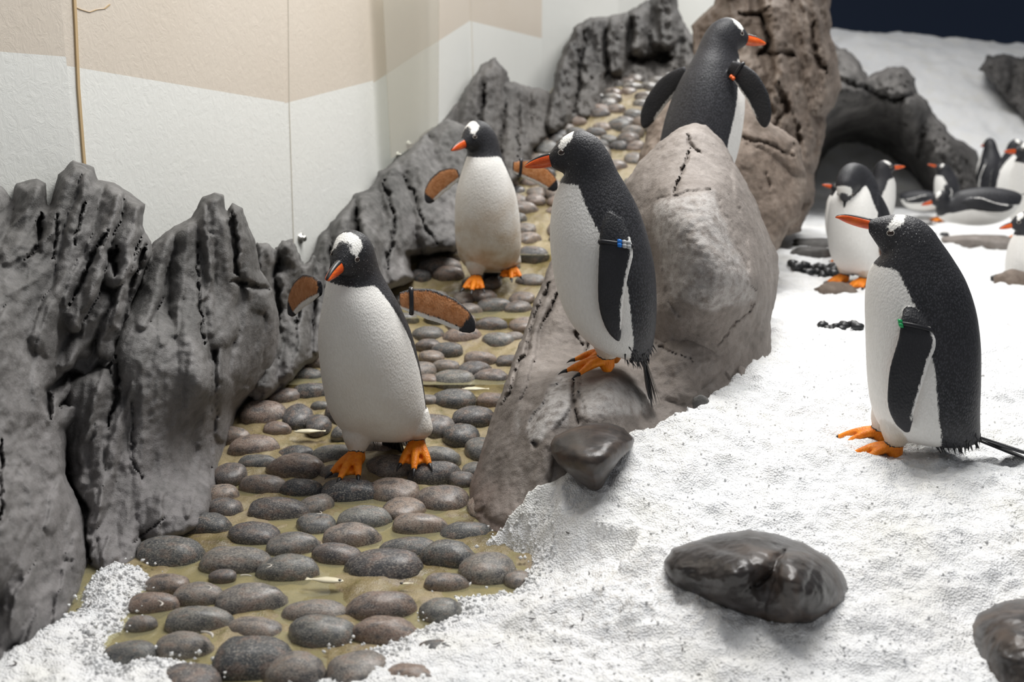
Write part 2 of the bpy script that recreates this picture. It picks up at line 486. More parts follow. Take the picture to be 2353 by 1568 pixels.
# white folded wall behind the rocks on the left
WP = [np.array([-2.75, 0.7]), P(158, 200, 3.05)[:2], P(657, 300, 3.95)[:2], P(858, 200, 4.6)[:2], P(985, 200, 5.15)[:2],
      P(1078, 100, 5.9)[:2], P(1245, 90, 7.0)[:2], P(1420, 40, 7.7)[:2], P(1720, 20, 8.6)[:2]]
def ray_wall(px, py, i):
    a, b = WP[i], WP[i + 1]
    x, y, z = [float(t) for t in dirs(px, py)]
    A = np.array([[x, -(b - a)[0]], [y, -(b - a)[1]]])
    k, t = np.linalg.solve(A, a)
    return np.array([x * k, y * k, CAM_Z + z * k])
wall_left = bpy.data.objects.new('wall_left', None); col.objects.link(wall_left)
wall_left['kind'] = 'structure'; wall_left['label'] = 'tall folded wall of white panels with a tan upper band'
def split_z(i, px0, py0, px1, py1):
    p0 = ray_wall(px0, py0, i); p1 = ray_wall(px1, py1, i)
    def f(q):
        d = p1[:2] - p0[:2]; t = ((q - p0[:2]) @ d) / (d @ d)
        return p0[2] + t * (p1[2] - p0[2])
    return f
SPLIT = {0: (0, 105, 150, 130), 1: (158, 152, 655, 235), 2: (660, 236, 855, 186), 3: (862, 188, 983, 108), 4: (986, 108, 1076, 50), 5: (1080, 48, 1245, 88)}
for i in range(len(WP) - 1):
    a, b = WP[i], WP[i + 1]
    d = (b - a) / np.linalg.norm(b - a); nrm = np.array([d[1], -d[0]])
    ZT, ZB = 3.2, -0.25
    V, F, mi = [], [], []
    def pan(z_lo_a, z_lo_b, z_hi_a, z_hi_b, m, off):
        k = len(V)
        for q, z in ((a, z_lo_a), (b, z_lo_b), (b, z_hi_b), (a, z_hi_a)):
            V.append((*(q + nrm * off), z))
        for q, z in ((a, z_lo_a), (b, z_lo_b), (b, z_hi_b), (a, z_hi_a)):
            V.append((*(q - nrm * 0.02), z))
        for f in ((0, 1, 2, 3), (7, 6, 5, 4), (0, 4, 5, 1), (1, 5, 6, 2), (2, 6, 7, 3), (3, 7, 4, 0)):
            F.append(tuple(k + t for t in f)); mi.append(m)
    if i in SPLIT:
        s = split_z(i, *SPLIT[i]); za, zb = s(a), s(b)
        if i == 0: za = zb + 0.12
        pan(ZB, ZB, za, zb, 0, 0.0); pan(za, zb, ZT, ZT, 1, 0.0)
    else:
        pan(ZB, ZB, ZT, ZT, 0, 0.0)
    me = mesh_from('panel', V, F, smooth=False)
    me.materials.append(M['white']); me.materials.append(M['tan'])
    me.polygons.foreach_set('material_index', mi)
    obj('panel', me, None, wall_left)
def strip(name, i, pts, width, mat, parent, thick=0.006):
    a, b = WP[i], WP[i + 1]; d = (b - a) / np.linalg.norm(b - a); nrm = np.array([d[1], -d[0]])
    V = []
    for (px, py) in pts:
        q = ray_wall(px, py, i)
        for sx in (-1, 1):
            for off in (0.0, thick):
                V.append((q[0] + sx * d[0] * width + nrm[0] * off, q[1] + sx * d[1] * width + nrm[1] * off, q[2]))
    F = []
    for k in range(len(pts) - 1):
        o = 4 * k
        F += [(o + 1, o + 3, o + 7, o + 5), (o, o + 1, o + 5, o + 4), (o + 3, o + 2, o + 6, o + 7)]
    F += [(0, 2, 3, 1), (4 * len(pts) - 4, 4 * len(pts) - 3, 4 * len(pts) - 1, 4 * len(pts) - 2)]
    return obj(name, mesh_from(name, V, F, False), mat, parent)
strip('sealant_bead', 1, [(166, -60), (172, 60), (178, 200), (188, 330), (196, 430)], 0.0045, M['seal'], wall_left)
strip('sealant_bead', 2, [(661, -60), (664, 250), (676, 620)], 0.0012, M['seal_pale'], wall_left, 0.003)
strip('sealant_bead', 5, [(1081, -40), (1088, 240)], 0.002, M['seal_pale'], wall_left, 0.003)
strip('wall_crack', 1, [(168, 14), (185, 22), (205, 28), (222, 22), (240, 20), (252, 10)], 0.003, M['seal'], wall_left, 0.002)
# clear plastic sheet hung in front of the fold
q = [ray_wall(852, -80, 2), ray_wall(987, -80, 3), ray_wall(985, 305, 3), ray_wall(876, 362, 3)]
qq = []
for p in q:
    qq.append(p + np.array([0.05, -0.06, 0]))
V = [tuple(p) for p in qq] + [tuple(p + np.array([-0.004, 0.008, 0])) for p in qq]
obj('plastic_sheet', mesh_from('plastic_sheet', V, [(0, 1, 2, 3), (7, 6, 5, 4), (0, 4, 5, 1), (1, 5, 6, 2), (2, 6, 7, 3), (3, 7, 4, 0)], False), M['sheet'], wall_left)
# bolts
def bolt(px, py, i, r):
    p = ray_wall(px, py, i); a, b = WP[i], WP[i + 1]; d = (b - a) / np.linalg.norm(b - a)
    n3 = Vector((d[1], -d[0], 0)); q = n3.to_track_quat('Z', 'Y')
    V, F = [], []
    prof = [(1.0, 0), (1.0, 0.25), (0.62, 0.3), (0.62, 0.9), (0.45, 1.15), (0.0, 1.25)]
    for (rr, h) in prof:
        for k in range(12):
            t = k / 12 * 2 * math.pi
            V.append(Vector(p) + q @ Vector((rr * r * math.cos(t), rr * r * math.sin(t), h * r)))
    for j in range(len(prof) - 1):
        for k in range(12):
            F.append((j * 12 + k, j * 12 + (k + 1) % 12, (j + 1) * 12 + (k + 1) % 12, (j + 1) * 12 + k))
    obj('bolt', mesh_from('bolt', V, F), M['bolt'], wall_left)
bolt(690, 548, 2, 0.020); bolt(913, 357, 3, 0.018); bolt(937, 332, 3, 0.018)

# dark blue wall at the far end
me = mesh_from('wall_back', [(-2, 17, -1), (14, 17, -1), (14, 17, 7), (-2, 17, 7), (-2, 17.2, -1), (14, 17.2, -1), (14, 17.2, 7), (-2, 17.2, 7)],
               [(0, 1, 2, 3), (7, 6, 5, 4), (0, 4, 5, 1), (1, 5, 6, 2), (2, 6, 7, 3), (3, 7, 4, 0)], False)
o = obj('wall_back', me, M['navy']); o['kind'] = 'structure'; o['label'] = 'dark navy blue wall at the far end of the enclosure'

# ------------------------------------------------------------------ rock masses as closed solids
def relief(name, label, poly, depth, mat, slabs=(), cracks=(), tints=(), step=4.0, edge_w=40, edge_r=0.10, thick=0.25,
           rough=0.012, jag=5.0, flow=0.0, strata=0.0, facets=0.0, seed=0, lowz=None, base=0.0, group=None, nslab=0):
    poly = np.asarray(poly, float)
    x0, y0 = poly.min(0) - 2 * step; x1, y1 = poly.max(0) + 2 * step
    gx = np.arange(x0, x1 + step, step); gy = np.arange(y0, y1 + step, step)
    PX, PY = np.meshgrid(gx, gy)
    rs = np.random.RandomState(seed + 11)
    sc = 1.0 / max(30.0, 0.12 * max(x1 - x0, y1 - y0))
    sd = sdist(PX, PY, poly) + jag * fbm(PX * sc * 1.3, PY * sc * 1.3, seed * 3.1, 4, 0.6)
    f = tps([(a, b) for a, b, _ in depth], [c for _, _, c in depth])
    D = f(PX, PY)
    D = np.clip(D, min(c for *_, c in depth) - 0.15, max(c for *_, c in depth) + 0.25)
    # snap boundary
    gyy, gxx = np.gradient(sd, step)
    gn = np.maximum(np.hypot(gxx, gyy), 0.3)
    quad = (sd[:-1, :-1] + sd[1:, :-1] + sd[1:, 1:] + sd[:-1, 1:]) / 4 > 0
    ny, nx = PX.shape
    cnt = np.zeros(PX.shape, int)
    cnt[:-1, :-1] += quad; cnt[1:, :-1] += quad; cnt[1:, 1:] += quad; cnt[:-1, 1:] += quad
    bnd = (cnt > 0) & (cnt < 4)
    mv = np.clip(-sd / gn, -1.2 * step, 1.2 * step)
    PXs = np.where(bnd, PX + mv * gxx / gn, PX); PYs = np.where(bnd, PY + mv * gyy / gn, PY)
    sde = np.where(bnd, 0, np.maximum(sd, 0))
    # warped coordinates for slabs and cracks
    wx = PXs + 9 * fbm(PXs / 70, PYs / 70, seed + 0.5, 3); wy = PYs + 9 * fbm(PXs / 70, PYs / 70, seed + 9.5, 3)
    disp = np.full(PX.shape, base)
    for s in slabs:
        pl, w0, w1, h = s[:4]
        d, t = seg_dist(wx, wy, pl)
        w = w0 + (w1 - w0) * t
        k = np.clip(1 - (d / w) ** 3.0, 0, 1) ** 0.6
        tilt = rs.uniform(-0.55, 0.55)
        sg = np.clip(seg_sign(wx, wy, pl) / w, -1, 1)
        disp = np.maximum(disp, base + h * (0.85 + tilt * sg) * k)
    # smaller overlapping plates along the grain of the rock
    for j in range(nslab):
        cx_, cy_ = rs.uniform(x0, x1), rs.uniform(y0, y1)
        ln = rs.uniform(50, 150); an = -flow + rs.uniform(-0.22, 0.22); w = rs.uniform(14, 34)
        pl = [(cx_ + math.sin(an) * -ln, cy_ - math.cos(an) * ln), (cx_, cy_), (cx_ + math.sin(an) * ln, cy_ + math.cos(an) * ln)]
        d, t = seg_dist(wx, wy, pl)
        k = np.clip(1 - (d / (w * (0.5 + 0.5 * np.sin(np.pi * np.clip(t, 0.05, 0.95))))) ** 4, 0, 1) ** 0.8
        sg = np.clip(seg_sign(wx, wy, pl) / w, -1, 1)
        disp = disp + rs.uniform(0.010, 0.030) * (0.6 + rs.choice([-0.5, 0.5]) * sg) * k
    W = P(PXs, PYs, D)
    X, Y, Z = W[..., 0], W[..., 1], W[..., 2]
    ca, sa = math.cos(flow), math.sin(flow)
    along = (X * sa + Z * ca); across = (X * ca - Z * sa)
    if strata:
        n1 = fbm(across * 9, Y * 3, along * 0.8 + seed, 4, 0.5)
        disp = disp + strata * (1 - np.abs(n1) * 2.2)
        n2 = fbm(across * 28, Y * 5, along * 1.6 + seed, 3, 0.55)
        disp = disp + strata * 0.35 * (1 - np.abs(n2) * 2)
    if facets:
        # plain facets: lower envelope of random planes in small cells
        cx = rs.uniform(x0, x1, 26); cy = rs.uniform(y0, y1, 26)
        g = rs.normal(size=(26, 2)); h0 = rs.uniform(0, 1, 26)
        best = np.full(PX.shape, 1e9); second = np.full(PX.shape, 1e9); val = np.zeros(PX.shape)
        for a, b, gg, h in zip(cx, cy, g, h0):
            e = (h + 1.1 * (gg[0] * (wx - a) + gg[1] * (wy - b)) / (x1 - x0)) + 3.0 * ((wx - a) ** 2 + (wy - b) ** 2) / (x1 - x0) ** 2
            best = np.minimum(best, e)
        disp = disp + facets * np.clip(best, -1, 2)
    jx = wx + 3.5 * fbm(PXs / 16, PYs / 16, seed + 3.3, 3); jy = wy + 3.5 * fbm(PXs / 16, PYs / 16, seed + 6.6, 3)
    wv = 0.65 + 0.7 * np.clip(0.5 + fbm(PXs / 30, PYs / 30, seed + 1.1, 2), 0, 1)
    for pl, w, dep in cracks:
        d, t = seg_dist(jx, jy, pl)
        d = d / wv
        taper = np.clip(np.minimum(t, 1 - t) * 8, 0.25, 1)
        w = 0.75 * w
        k = np.exp(-(d / (w * taper)) ** 2)
        disp = disp - dep * k
    disp = disp + rough * fbm(X * 12, Y * 12, Z * 12, 4, 0.55) + rough * 0.5 * fbm(X * 45, Y * 45, Z * 45, 2)
    t = np.clip(sde / edge_w, 0, 1)
    rnd = 1 - np.sqrt(np.clip(1 - (1 - t) ** 2, 0, 1))
    fade = np.clip(sde / (0.5 * edge_w), 0, 1)
    DF = D - disp * fade + edge_r * rnd
    DB = D + edge_r + thick * (1 - rnd)
    Wf = P(PXs, PYs, DF); Wb = P(PXs, PYs, DB)
    used = cnt > 0
    idf = np.full(PX.shape, -1); idf[used] = np.arange(used.sum())
    nb_ = used & ~bnd
    idb = np.where(bnd, idf, -1); idb[nb_] = used.sum() + np.arange(nb_.sum())
    V = np.vstack([Wf[used], Wb[nb_]])
    J, I = np.nonzero(quad)
    F1 = np.c_[idf[J + 1, I], idf[J + 1, I + 1], idf[J, I + 1], idf[J, I]]
    F2 = np.c_[idb[J, I], idb[J, I + 1], idb[J + 1, I + 1], idb[J + 1, I]]
    dup = (F1[:, None, :] == F2[:, :, None]).any(1).sum(1) == 4
    F = np.vstack([F1, F2[~dup]])
    me = mesh_np(name, V, F)
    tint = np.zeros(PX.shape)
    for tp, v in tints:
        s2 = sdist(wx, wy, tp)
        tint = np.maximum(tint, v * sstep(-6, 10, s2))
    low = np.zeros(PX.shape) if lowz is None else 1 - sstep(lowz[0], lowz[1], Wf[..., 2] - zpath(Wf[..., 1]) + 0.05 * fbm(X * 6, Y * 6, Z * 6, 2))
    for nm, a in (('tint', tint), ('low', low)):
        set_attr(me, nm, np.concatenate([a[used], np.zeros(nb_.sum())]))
    o = obj(name, me, mat)
    o['label'] = label; o['category'] = 'rock'
    if group: o['group'] = group
    return o

# --- left wall of grey rockwork
relief('rock_outcrop', 'tall dark grey outcrop with slanting ridges and one broad smooth foot by the loose snow',
       [(-160, 480), (-60, 440), (0, 432), (30, 465), (40, 425), (85, 408), (108, 420), (112, 470), (130, 400), (168, 370), (215, 385), (225, 415),
        (262, 420), (300, 445), (332, 470), (326, 520), (345, 555), (350, 590), (300, 700), (285, 820), (275, 900), (210, 960), (150, 990), (150, 1090), (196, 1190), (212, 1290), (205, 1360), (150, 1440), (60, 1530), (-160, 1640)],
       [(-120, 500, 2.45), (0, 450, 2.62), (170, 400, 2.72), (330, 500, 2.80), (300, 700, 2.62), (260, 860, 2.56), (150, 800, 2.48), (0, 800, 2.22), (0, 1100, 2.0), (100, 1000, 2.30), (120, 1200, 2.12), (200, 1290, 2.24), (60, 1440, 1.93), (-120, 1500, 1.75), (-120, 1000, 1.95)],
       M['rock_grey'],
       slabs=[([(70, 600), (40, 800), (30, 1000), (60, 1200), (110, 1400)], 90, 130, 0.10),
              ([(-60, 560), (-60, 1500)], 90, 120, 0.07),
              ([(175, 385), (150, 480), (110, 600), (60, 720)], 34, 46, 0.10),
              ([(60, 430), (90, 480), (40, 620), (-40, 760)], 44, 60, 0.08),
              ([(215, 420), (190, 520), (160, 640), (110, 780)], 30, 50, 0.10),
              ([(262, 430), (235, 540), (205, 640), (160, 730)], 26, 38, 0.115),
              ([(318, 470), (285, 560), (262, 640)], 34, 28, 0.125),
              ([(340, 560), (300, 650), (275, 740)], 20, 26, 0.075),
              ([(235, 690), (205, 760), (150, 830)], 22, 26, 0.06), ([(262, 720), (240, 800)], 20, 22, 0.055), ([(205, 740), (190, 810)], 14, 18, 0.06)],
       cracks=[([(100, 490), (85, 560), (60, 600)], 7, 0.07), ([(252, 530), (200, 620), (160, 700)], 6, 0.06), ([(335, 560), (300, 660), (285, 740), (268, 830)], 10, 0.10),
               ([(262, 640), (255, 600), (268, 570)], 9, 0.09), ([(195, 470), (175, 560)], 4, 0.04), ([(225, 900), (160, 860), (120, 900), (110, 960)], 12, 0.09), ([(255, 830), (210, 880), (140, 940)], 14, 0.07),
               ([(140, 500), (120, 600)], 4, 0.04), ([(10, 1000), (0, 1200)], 5, 0.05)],
       step=4.0, edge_w=34, edge_r=0.10, thick=0.35, rough=0.008, strata=0.020, flow=0.30, seed=1, base=-0.03, jag=6, lowz=(0.0, 0.75), nslab=46, facets=0.05)
relief('rock_outcrop', 'grey outcrop with twin upright peaks above a broad smooth block beside the cobbles',
       [(330, 590), (352, 560), (372, 540), (400, 520), (440, 500), (466, 452), (492, 443), (512, 450), (520, 490), (535, 468), (556, 480), (568, 520), (590, 560), (600, 620), (625, 670), (640, 720), (640, 820), (615, 880), (565, 925), (545, 960), (525, 1020), (505, 1090), (492, 1170), (488, 1215), (380, 1260), (285, 1330), (190, 1380), (180, 1240), (140, 1130), (110, 1000), (120, 880), (240, 830), (262, 780), (290, 690)],
       [(370, 560, 2.88), (490, 460, 3.02), (590, 580, 3.12), (630, 760, 3.20), (600, 880, 3.22), (540, 940, 3.12), (525, 1000, 3.02), (505, 1060, 2.90), (486, 900, 2.70), (487, 1165, 2.57), (350, 1220, 2.42), (220, 1290, 2.26), (150, 1000, 2.50), (300, 1000, 2.52), (420, 900, 2.64), (300, 800, 2.62), (450, 700, 2.85), (350, 680, 2.78), (540, 700, 3.02)],
       M['rock_grey'],
       slabs=[([(492, 450), (500, 560), (515, 640), (500, 760)], 32, 50, 0.115), ([(545, 480), (565, 580), (595, 690)], 24, 36, 0.10),
              ([(420, 520), (430, 640), (440, 760), (430, 850)], 34, 55, 0.095), ([(370, 545), (345, 640), (320, 740)], 34, 30, 0.09), ([(455, 480), (470, 600), (478, 760)], 22, 26, 0.10),
              ([(330, 790), (390, 950), (430, 1130)], 85, 150, 0.085), ([(210, 920), (240, 1080), (260, 1260)], 80, 70, 0.075), ([(440, 860), (455, 1150)], 55, 52, 0.10),
              ([(560, 680), (580, 800), (560, 900)], 34, 44, 0.085), ([(620, 700), (618, 800), (600, 870)], 20, 26, 0.075), ([(515, 740), (520, 860), (520, 1000)], 26, 24, 0.08)],
       cracks=[([(270, 820), (262, 900), (250, 985)], 7, 0.07), ([(130, 1000), (150, 1090), (195, 1180), (205, 1290)], 10, 0.08), ([(530, 480), (545, 570), (550, 640)], 5, 0.06), 
               ([(535, 645), (570, 650), (622, 668)], 8, 0.07), ([(452, 560), (458, 700), (470, 800)], 3, 0.04), 
               ([(485, 860), (487, 1160)], 3, 0.02), ([(300, 1250), (340, 1230), (380, 1190)], 3, 0.02), ([(300, 900), (310, 1060), (330, 1120)], 2.5, 0.02)],
       step=4.0, edge_w=30, edge_r=0.09, thick=0.30, rough=0.007, strata=0.012, flow=0.12, seed=2, base=-0.02, lowz=(0.0, 0.55), jag=5, nslab=34, facets=0.06)
relief('rock_outcrop', 'low row of narrow grey rock columns joined under the first steel bolt',
       [(570, 600), (590, 558), (615, 560), (630, 575), (645, 550), (672, 550), (685, 580), (700, 605), (720, 590), (748, 610), (765, 680), (768, 760), (735, 820), (690, 850), (640, 900), (590, 930), (560, 900), (560, 700)],
       [(600, 580, 3.35), (660, 570, 3.5), (740, 640, 3.75), (750, 760, 3.62), (690, 840, 3.40), (620, 890, 3.24), (580, 780, 3.25)],
       M['rock_grey'],
       slabs=[([(605, 565), (612, 660), (620, 800), (610, 880)], 20, 30, 0.08), ([(660, 555), (672, 640), (668, 660)], 26, 22, 0.10), ([(650, 640), (660, 760), (660, 860)], 22, 28, 0.075), ([(705, 600), (705, 700), (695, 830)], 22, 26, 0.085), ([(738, 610), (742, 700), (735, 800)], 18, 22, 0.07)],
       cracks=[([(635, 590), (642, 680), (645, 740)], 5, 0.07), ([(690, 640), (685, 760)], 4, 0.06), ([(722, 640), (722, 760)], 4, 0.06)],
       step=3.5, edge_w=20, edge_r=0.06, thick=0.25, rough=0.010, strata=0.010, flow=0.0, seed=3, nslab=12, base=-0.03, lowz=(0.0, 0.15))
relief('rock_outcrop', 'rounded grey rock slope with upright grooves behind the penguin crossing the wet cobbles',
       [(700, 640), (712, 600), (735, 545), (770, 498), (815, 448), (850, 435), (868, 395), (905, 375), (940, 340), (985, 300), (1030, 275), (1075, 290), (1085, 420), (1075, 540), (1045, 580), (1005, 585), (945, 590), (950, 640), (905, 665), (850, 690), (760, 760), (700, 760)],
       [(735, 560, 4.0), (820, 450, 4.2), (905, 385, 4.55), (1000, 300, 4.95), (1070, 420, 4.75), (1060, 560, 4.35), (950, 600, 4.2), (920, 640, 4.0), (840, 640, 3.85), (760, 700, 3.72), (860, 550, 4.0)],
       M['rock_grey'],
       slabs=[([(735, 560), (745, 660), (745, 740)], 26, 34, 0.10), ([(790, 480), (790, 580), (800, 680)], 30, 36, 0.13), ([(850, 440), (865, 540), (862, 650)], 30, 40, 0.13), ([(905, 385), (920, 480), (925, 560), (915, 650)], 34, 42, 0.12),
              ([(950, 340), (985, 440), (1010, 560)], 44, 54, 0.13), ([(1020, 290), (1050, 400), (1055, 520)], 36, 44, 0.10)],
       cracks=[([(765, 540), (770, 660)], 4, 0.08), ([(825, 470), (832, 560), (832, 660)], 4, 0.08), ([(885, 420), (905, 520), (890, 620)], 4, 0.07), ([(925, 400), (960, 480), (1000, 560)], 4, 0.06)],
       step=4, edge_w=26, edge_r=0.10, thick=0.3, rough=0.014, strata=0.014, flow=-0.1, seed=4, nslab=22, base=-0.04, lowz=(0.0, 0.28))
relief('rock_outcrop', 'dark rounded rock spire with fluted skirt at the foot of the white wall',
       [(930, 360), (985, 300), (1030, 255), (1060, 230), (1085, 175), (1108, 148), (1138, 136), (1160, 155), (1172, 190), (1200, 192), (1235, 205), (1268, 216), (1300, 250), (1270, 310), (1225, 340), (1205, 400), (1160, 440), (1095, 470), (1020, 470), (960, 440)],
       [(1000, 320, 5.3), (1138, 150, 5.75), (1250, 230, 6.1), (1280, 290, 6.0), (1210, 390, 5.15), (1100, 450, 4.85), (990, 420, 5.0), (1130, 300, 5.45)],
       M['rock_far'],
       slabs=[([(1138, 142), (1132, 240), (1120, 330), (1125, 430)], 30, 40, 0.16), ([(1095, 170), (1080, 270), (1060, 400)], 20, 34, 0.13), ([(1175, 200), (1175, 300), (1175, 410)], 20, 24, 0.13), ([(1205, 200), (1205, 300), (1195, 390)], 16, 22, 0.12), ([(1240, 212), (1240, 300), (1222, 340)], 22, 24, 0.12), ([(1030, 270), (1020, 350), (1000, 430)], 30, 36, 0.12)],
       cracks=[([(1115, 190), (1105, 300), (1098, 420)], 5, 0.12), ([(1155, 230), (1150, 330), (1150, 420)], 4, 0.1), ([(1190, 240), (1188, 380)], 3, 0.08)],
       step=4, edge_w=22, edge_r=0.14, thick=0.4, rough=0.02, strata=0.03, flow=0.05, seed=5, base=-0.06, lowz=(0.0, 0.35))
relief('rock_outcrop', 'dark shadowed rock bank with upright folds at the top end of the cobbled path',
       [(1225, 330), (1262, 225), (1285, 140), (1318, 60), (1345, 42), (1395, 38), (1440, 28), (1480, 5), (1520, -20), (1552, -60), (1560, 20), (1585, 75), (1625, 105), (1640, 250), (1560, 275), (1400, 265), (1310, 290), (1260, 330)],
       [(1260, 290, 5.9), (1300, 150, 6.5), (1340, 60, 6.9), (1450, 40, 7.3), (1550, -20, 7.6), (1620, 150, 7.3), (1560, 250, 6.9), (1420, 235, 6.7), (1330, 260, 6.2)],
       M['rock_far'],
       slabs=[([(1330, 60), (1310, 160), (1275, 280)], 30, 30, 0.16), ([(1375, 45), (1365, 150), (1350, 250)], 28, 30, 0.14), ([(1420, 40), (1420, 150)], 24, 24, 0.2), ([(1470, 20), (1470, 110)], 26, 20, 0.22), ([(1530, -20), (1520, 90)], 34, 30, 0.2), ([(1590, 90), (1590, 220)], 30, 30, 0.1)],
       cracks=[([(1345, 70), (1335, 180), (1310, 270)], 5, 0.14), ([(1395, 60), (1395, 180)], 5, 0.14), ([(1450, 130), (1540, 140)], 22, 0.2)],
       step=4, edge_w=22, edge_r=0.15, thick=0.4, rough=0.03, strata=0.04, flow=0.1, seed=6, base=-0.08, lowz=(0.0, 0.2))

# --- right hand rocks between path and snow
relief('ledge_rock', 'low tan grey ledge rock with whitish worn faces that carries a standing penguin',
       [(1070, 1190), (1078, 1120), (1100, 1060), (1122, 985), (1150, 905), (1178, 830), (1205, 760), (1235, 680), (1262, 605), (1285, 580), (1330, 600), (1400, 640), (1480, 660), (1530, 730), (1600, 748), (1650, 790), (1700, 820), (1730, 855), (1700, 920), (1640, 960), (1540, 1010), (1500, 1060), (1400, 1110), (1330, 1130), (1290, 1180), (1240, 1250), (1180, 1260), (1120, 1235)],
       [(1090, 1130, 2.64), (1130, 1190, 2.48), (1190, 1190, 2.42), (1150, 960, 2.80), (1200, 800, 3.05), (1265, 620, 3.35), (1310, 740, 3.10), (1300, 850, 2.86), (1380, 838, 2.93), (1390, 862, 2.74), (1440, 850, 2.88), (1500, 880, 2.90), (1490, 915, 2.80), (1310, 900, 2.66), (1300, 1000, 2.50), (1240, 1010, 2.53), (1230, 1130, 2.44), (1420, 960, 2.62), (1480, 1000, 2.66), (1560, 830, 2.92), (1640, 840, 2.96), (1560, 760, 3.02), (1440, 700, 3.08), (1700, 870, 2.98), (1220, 900, 2.74)],
       M['rock_tan'],
       slabs=[([(1235, 700), (1190, 850), (1140, 1000), (1100, 1140)], 26, 36, 0.035), ([(1300, 880), (1235, 990)], 40, 34, 0.030), ([(1420, 870), (1400, 960)], 80, 70, 0.030), ([(1190, 960), (1160, 1160)], 44, 50, 0.030), ([(1240, 1020), (1225, 1140)], 40, 34, 0.025), ([(1600, 800), (1560, 860)], 70, 70, 0.04), ([(1690, 840), (1700, 880)], 30, 24, 0.03)],
       cracks=[([(1325, 868), (1318, 930), (1322, 975)], 4, 0.035), ([(1350, 770), (1348, 830)], 4, 0.04), ([(1255, 640), (1215, 770), (1180, 880), (1155, 940)], 6, 0.05), ([(1290, 640), (1250, 740)], 4, 0.04), ([(1318, 760), (1340, 800)], 3, 0.03),
               ([(1225, 1015), (1240, 1020)], 8, 0.03), ([(1690, 830), (1680, 880)], 6, 0.04), ([(1500, 790), (1600, 830)], 2.5, 0.015), ([(1330, 890), (1345, 950)], 4, 0.012), ([(1215, 985), (1260, 900), (1310, 870)], 4, 0.015)],
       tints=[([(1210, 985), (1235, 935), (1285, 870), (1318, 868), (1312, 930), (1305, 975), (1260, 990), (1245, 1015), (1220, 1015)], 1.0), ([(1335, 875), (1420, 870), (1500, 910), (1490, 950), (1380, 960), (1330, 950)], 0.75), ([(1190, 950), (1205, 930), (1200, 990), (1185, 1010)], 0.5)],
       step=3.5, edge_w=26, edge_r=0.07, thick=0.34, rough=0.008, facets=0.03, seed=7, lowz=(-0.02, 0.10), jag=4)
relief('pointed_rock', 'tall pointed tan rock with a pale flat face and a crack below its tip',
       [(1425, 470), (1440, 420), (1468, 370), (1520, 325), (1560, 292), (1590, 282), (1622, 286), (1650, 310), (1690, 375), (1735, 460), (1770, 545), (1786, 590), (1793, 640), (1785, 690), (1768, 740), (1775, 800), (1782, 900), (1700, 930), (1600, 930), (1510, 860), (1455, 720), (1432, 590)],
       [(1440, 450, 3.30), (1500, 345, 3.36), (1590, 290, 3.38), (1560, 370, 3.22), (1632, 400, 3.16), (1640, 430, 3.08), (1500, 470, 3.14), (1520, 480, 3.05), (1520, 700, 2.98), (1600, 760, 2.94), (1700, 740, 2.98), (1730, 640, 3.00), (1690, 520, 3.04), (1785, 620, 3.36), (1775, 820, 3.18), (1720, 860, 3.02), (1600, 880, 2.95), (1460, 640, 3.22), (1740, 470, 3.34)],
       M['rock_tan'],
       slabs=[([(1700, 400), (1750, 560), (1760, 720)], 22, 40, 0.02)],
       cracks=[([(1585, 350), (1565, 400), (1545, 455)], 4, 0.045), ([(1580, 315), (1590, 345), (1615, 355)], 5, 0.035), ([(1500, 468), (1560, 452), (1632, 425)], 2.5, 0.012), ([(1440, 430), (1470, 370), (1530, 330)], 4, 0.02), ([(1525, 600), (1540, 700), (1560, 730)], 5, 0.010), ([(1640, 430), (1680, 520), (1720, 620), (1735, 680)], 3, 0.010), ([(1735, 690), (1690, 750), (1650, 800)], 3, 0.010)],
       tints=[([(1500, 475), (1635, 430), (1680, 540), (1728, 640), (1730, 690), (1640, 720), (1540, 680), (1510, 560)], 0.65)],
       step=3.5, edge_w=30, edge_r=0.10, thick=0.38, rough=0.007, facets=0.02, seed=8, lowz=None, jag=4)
relief('boulder', 'broad brown grey boulder standing in front of the brown cliff',
       [(1475, 330), (1500, 270), (1530, 225), (1575, 195), (1640, 190), (1700, 205), (1745, 250), (1775, 285), (1832, 318), (1842, 350), (1852, 395), (1855, 440), (1835, 500), (1790, 570), (1740, 640), (1600, 640), (1500, 560), (1460, 430)],
       [(1500, 300, 4.45), (1560, 210, 4.6), (1700, 220, 4.55), (1790, 300, 4.5), (1760, 330, 4.38), (1845, 400, 4.5), (1780, 470, 4.25), (1780, 560, 4.2), (1620, 560, 4.2), (1500, 500, 4.25)],
       M['rock_brown'],
       slabs=[([(1700, 260), (1800, 330), (1840, 370)], 44, 30, 0.05), ([(1520, 260), (1500, 340)], 36, 50, 0.05)],
       cracks=[([(1710, 310), (1760, 330), (1830, 360)], 5, 0.04), ([(1765, 400), (1775, 440)], 5, 0.03), ([(1815, 350), (1830, 330)], 5, 0.04)],
       step=4, edge_w=26, edge_r=0.12, thick=0.35, rough=0.012, facets=0.05, seed=9)
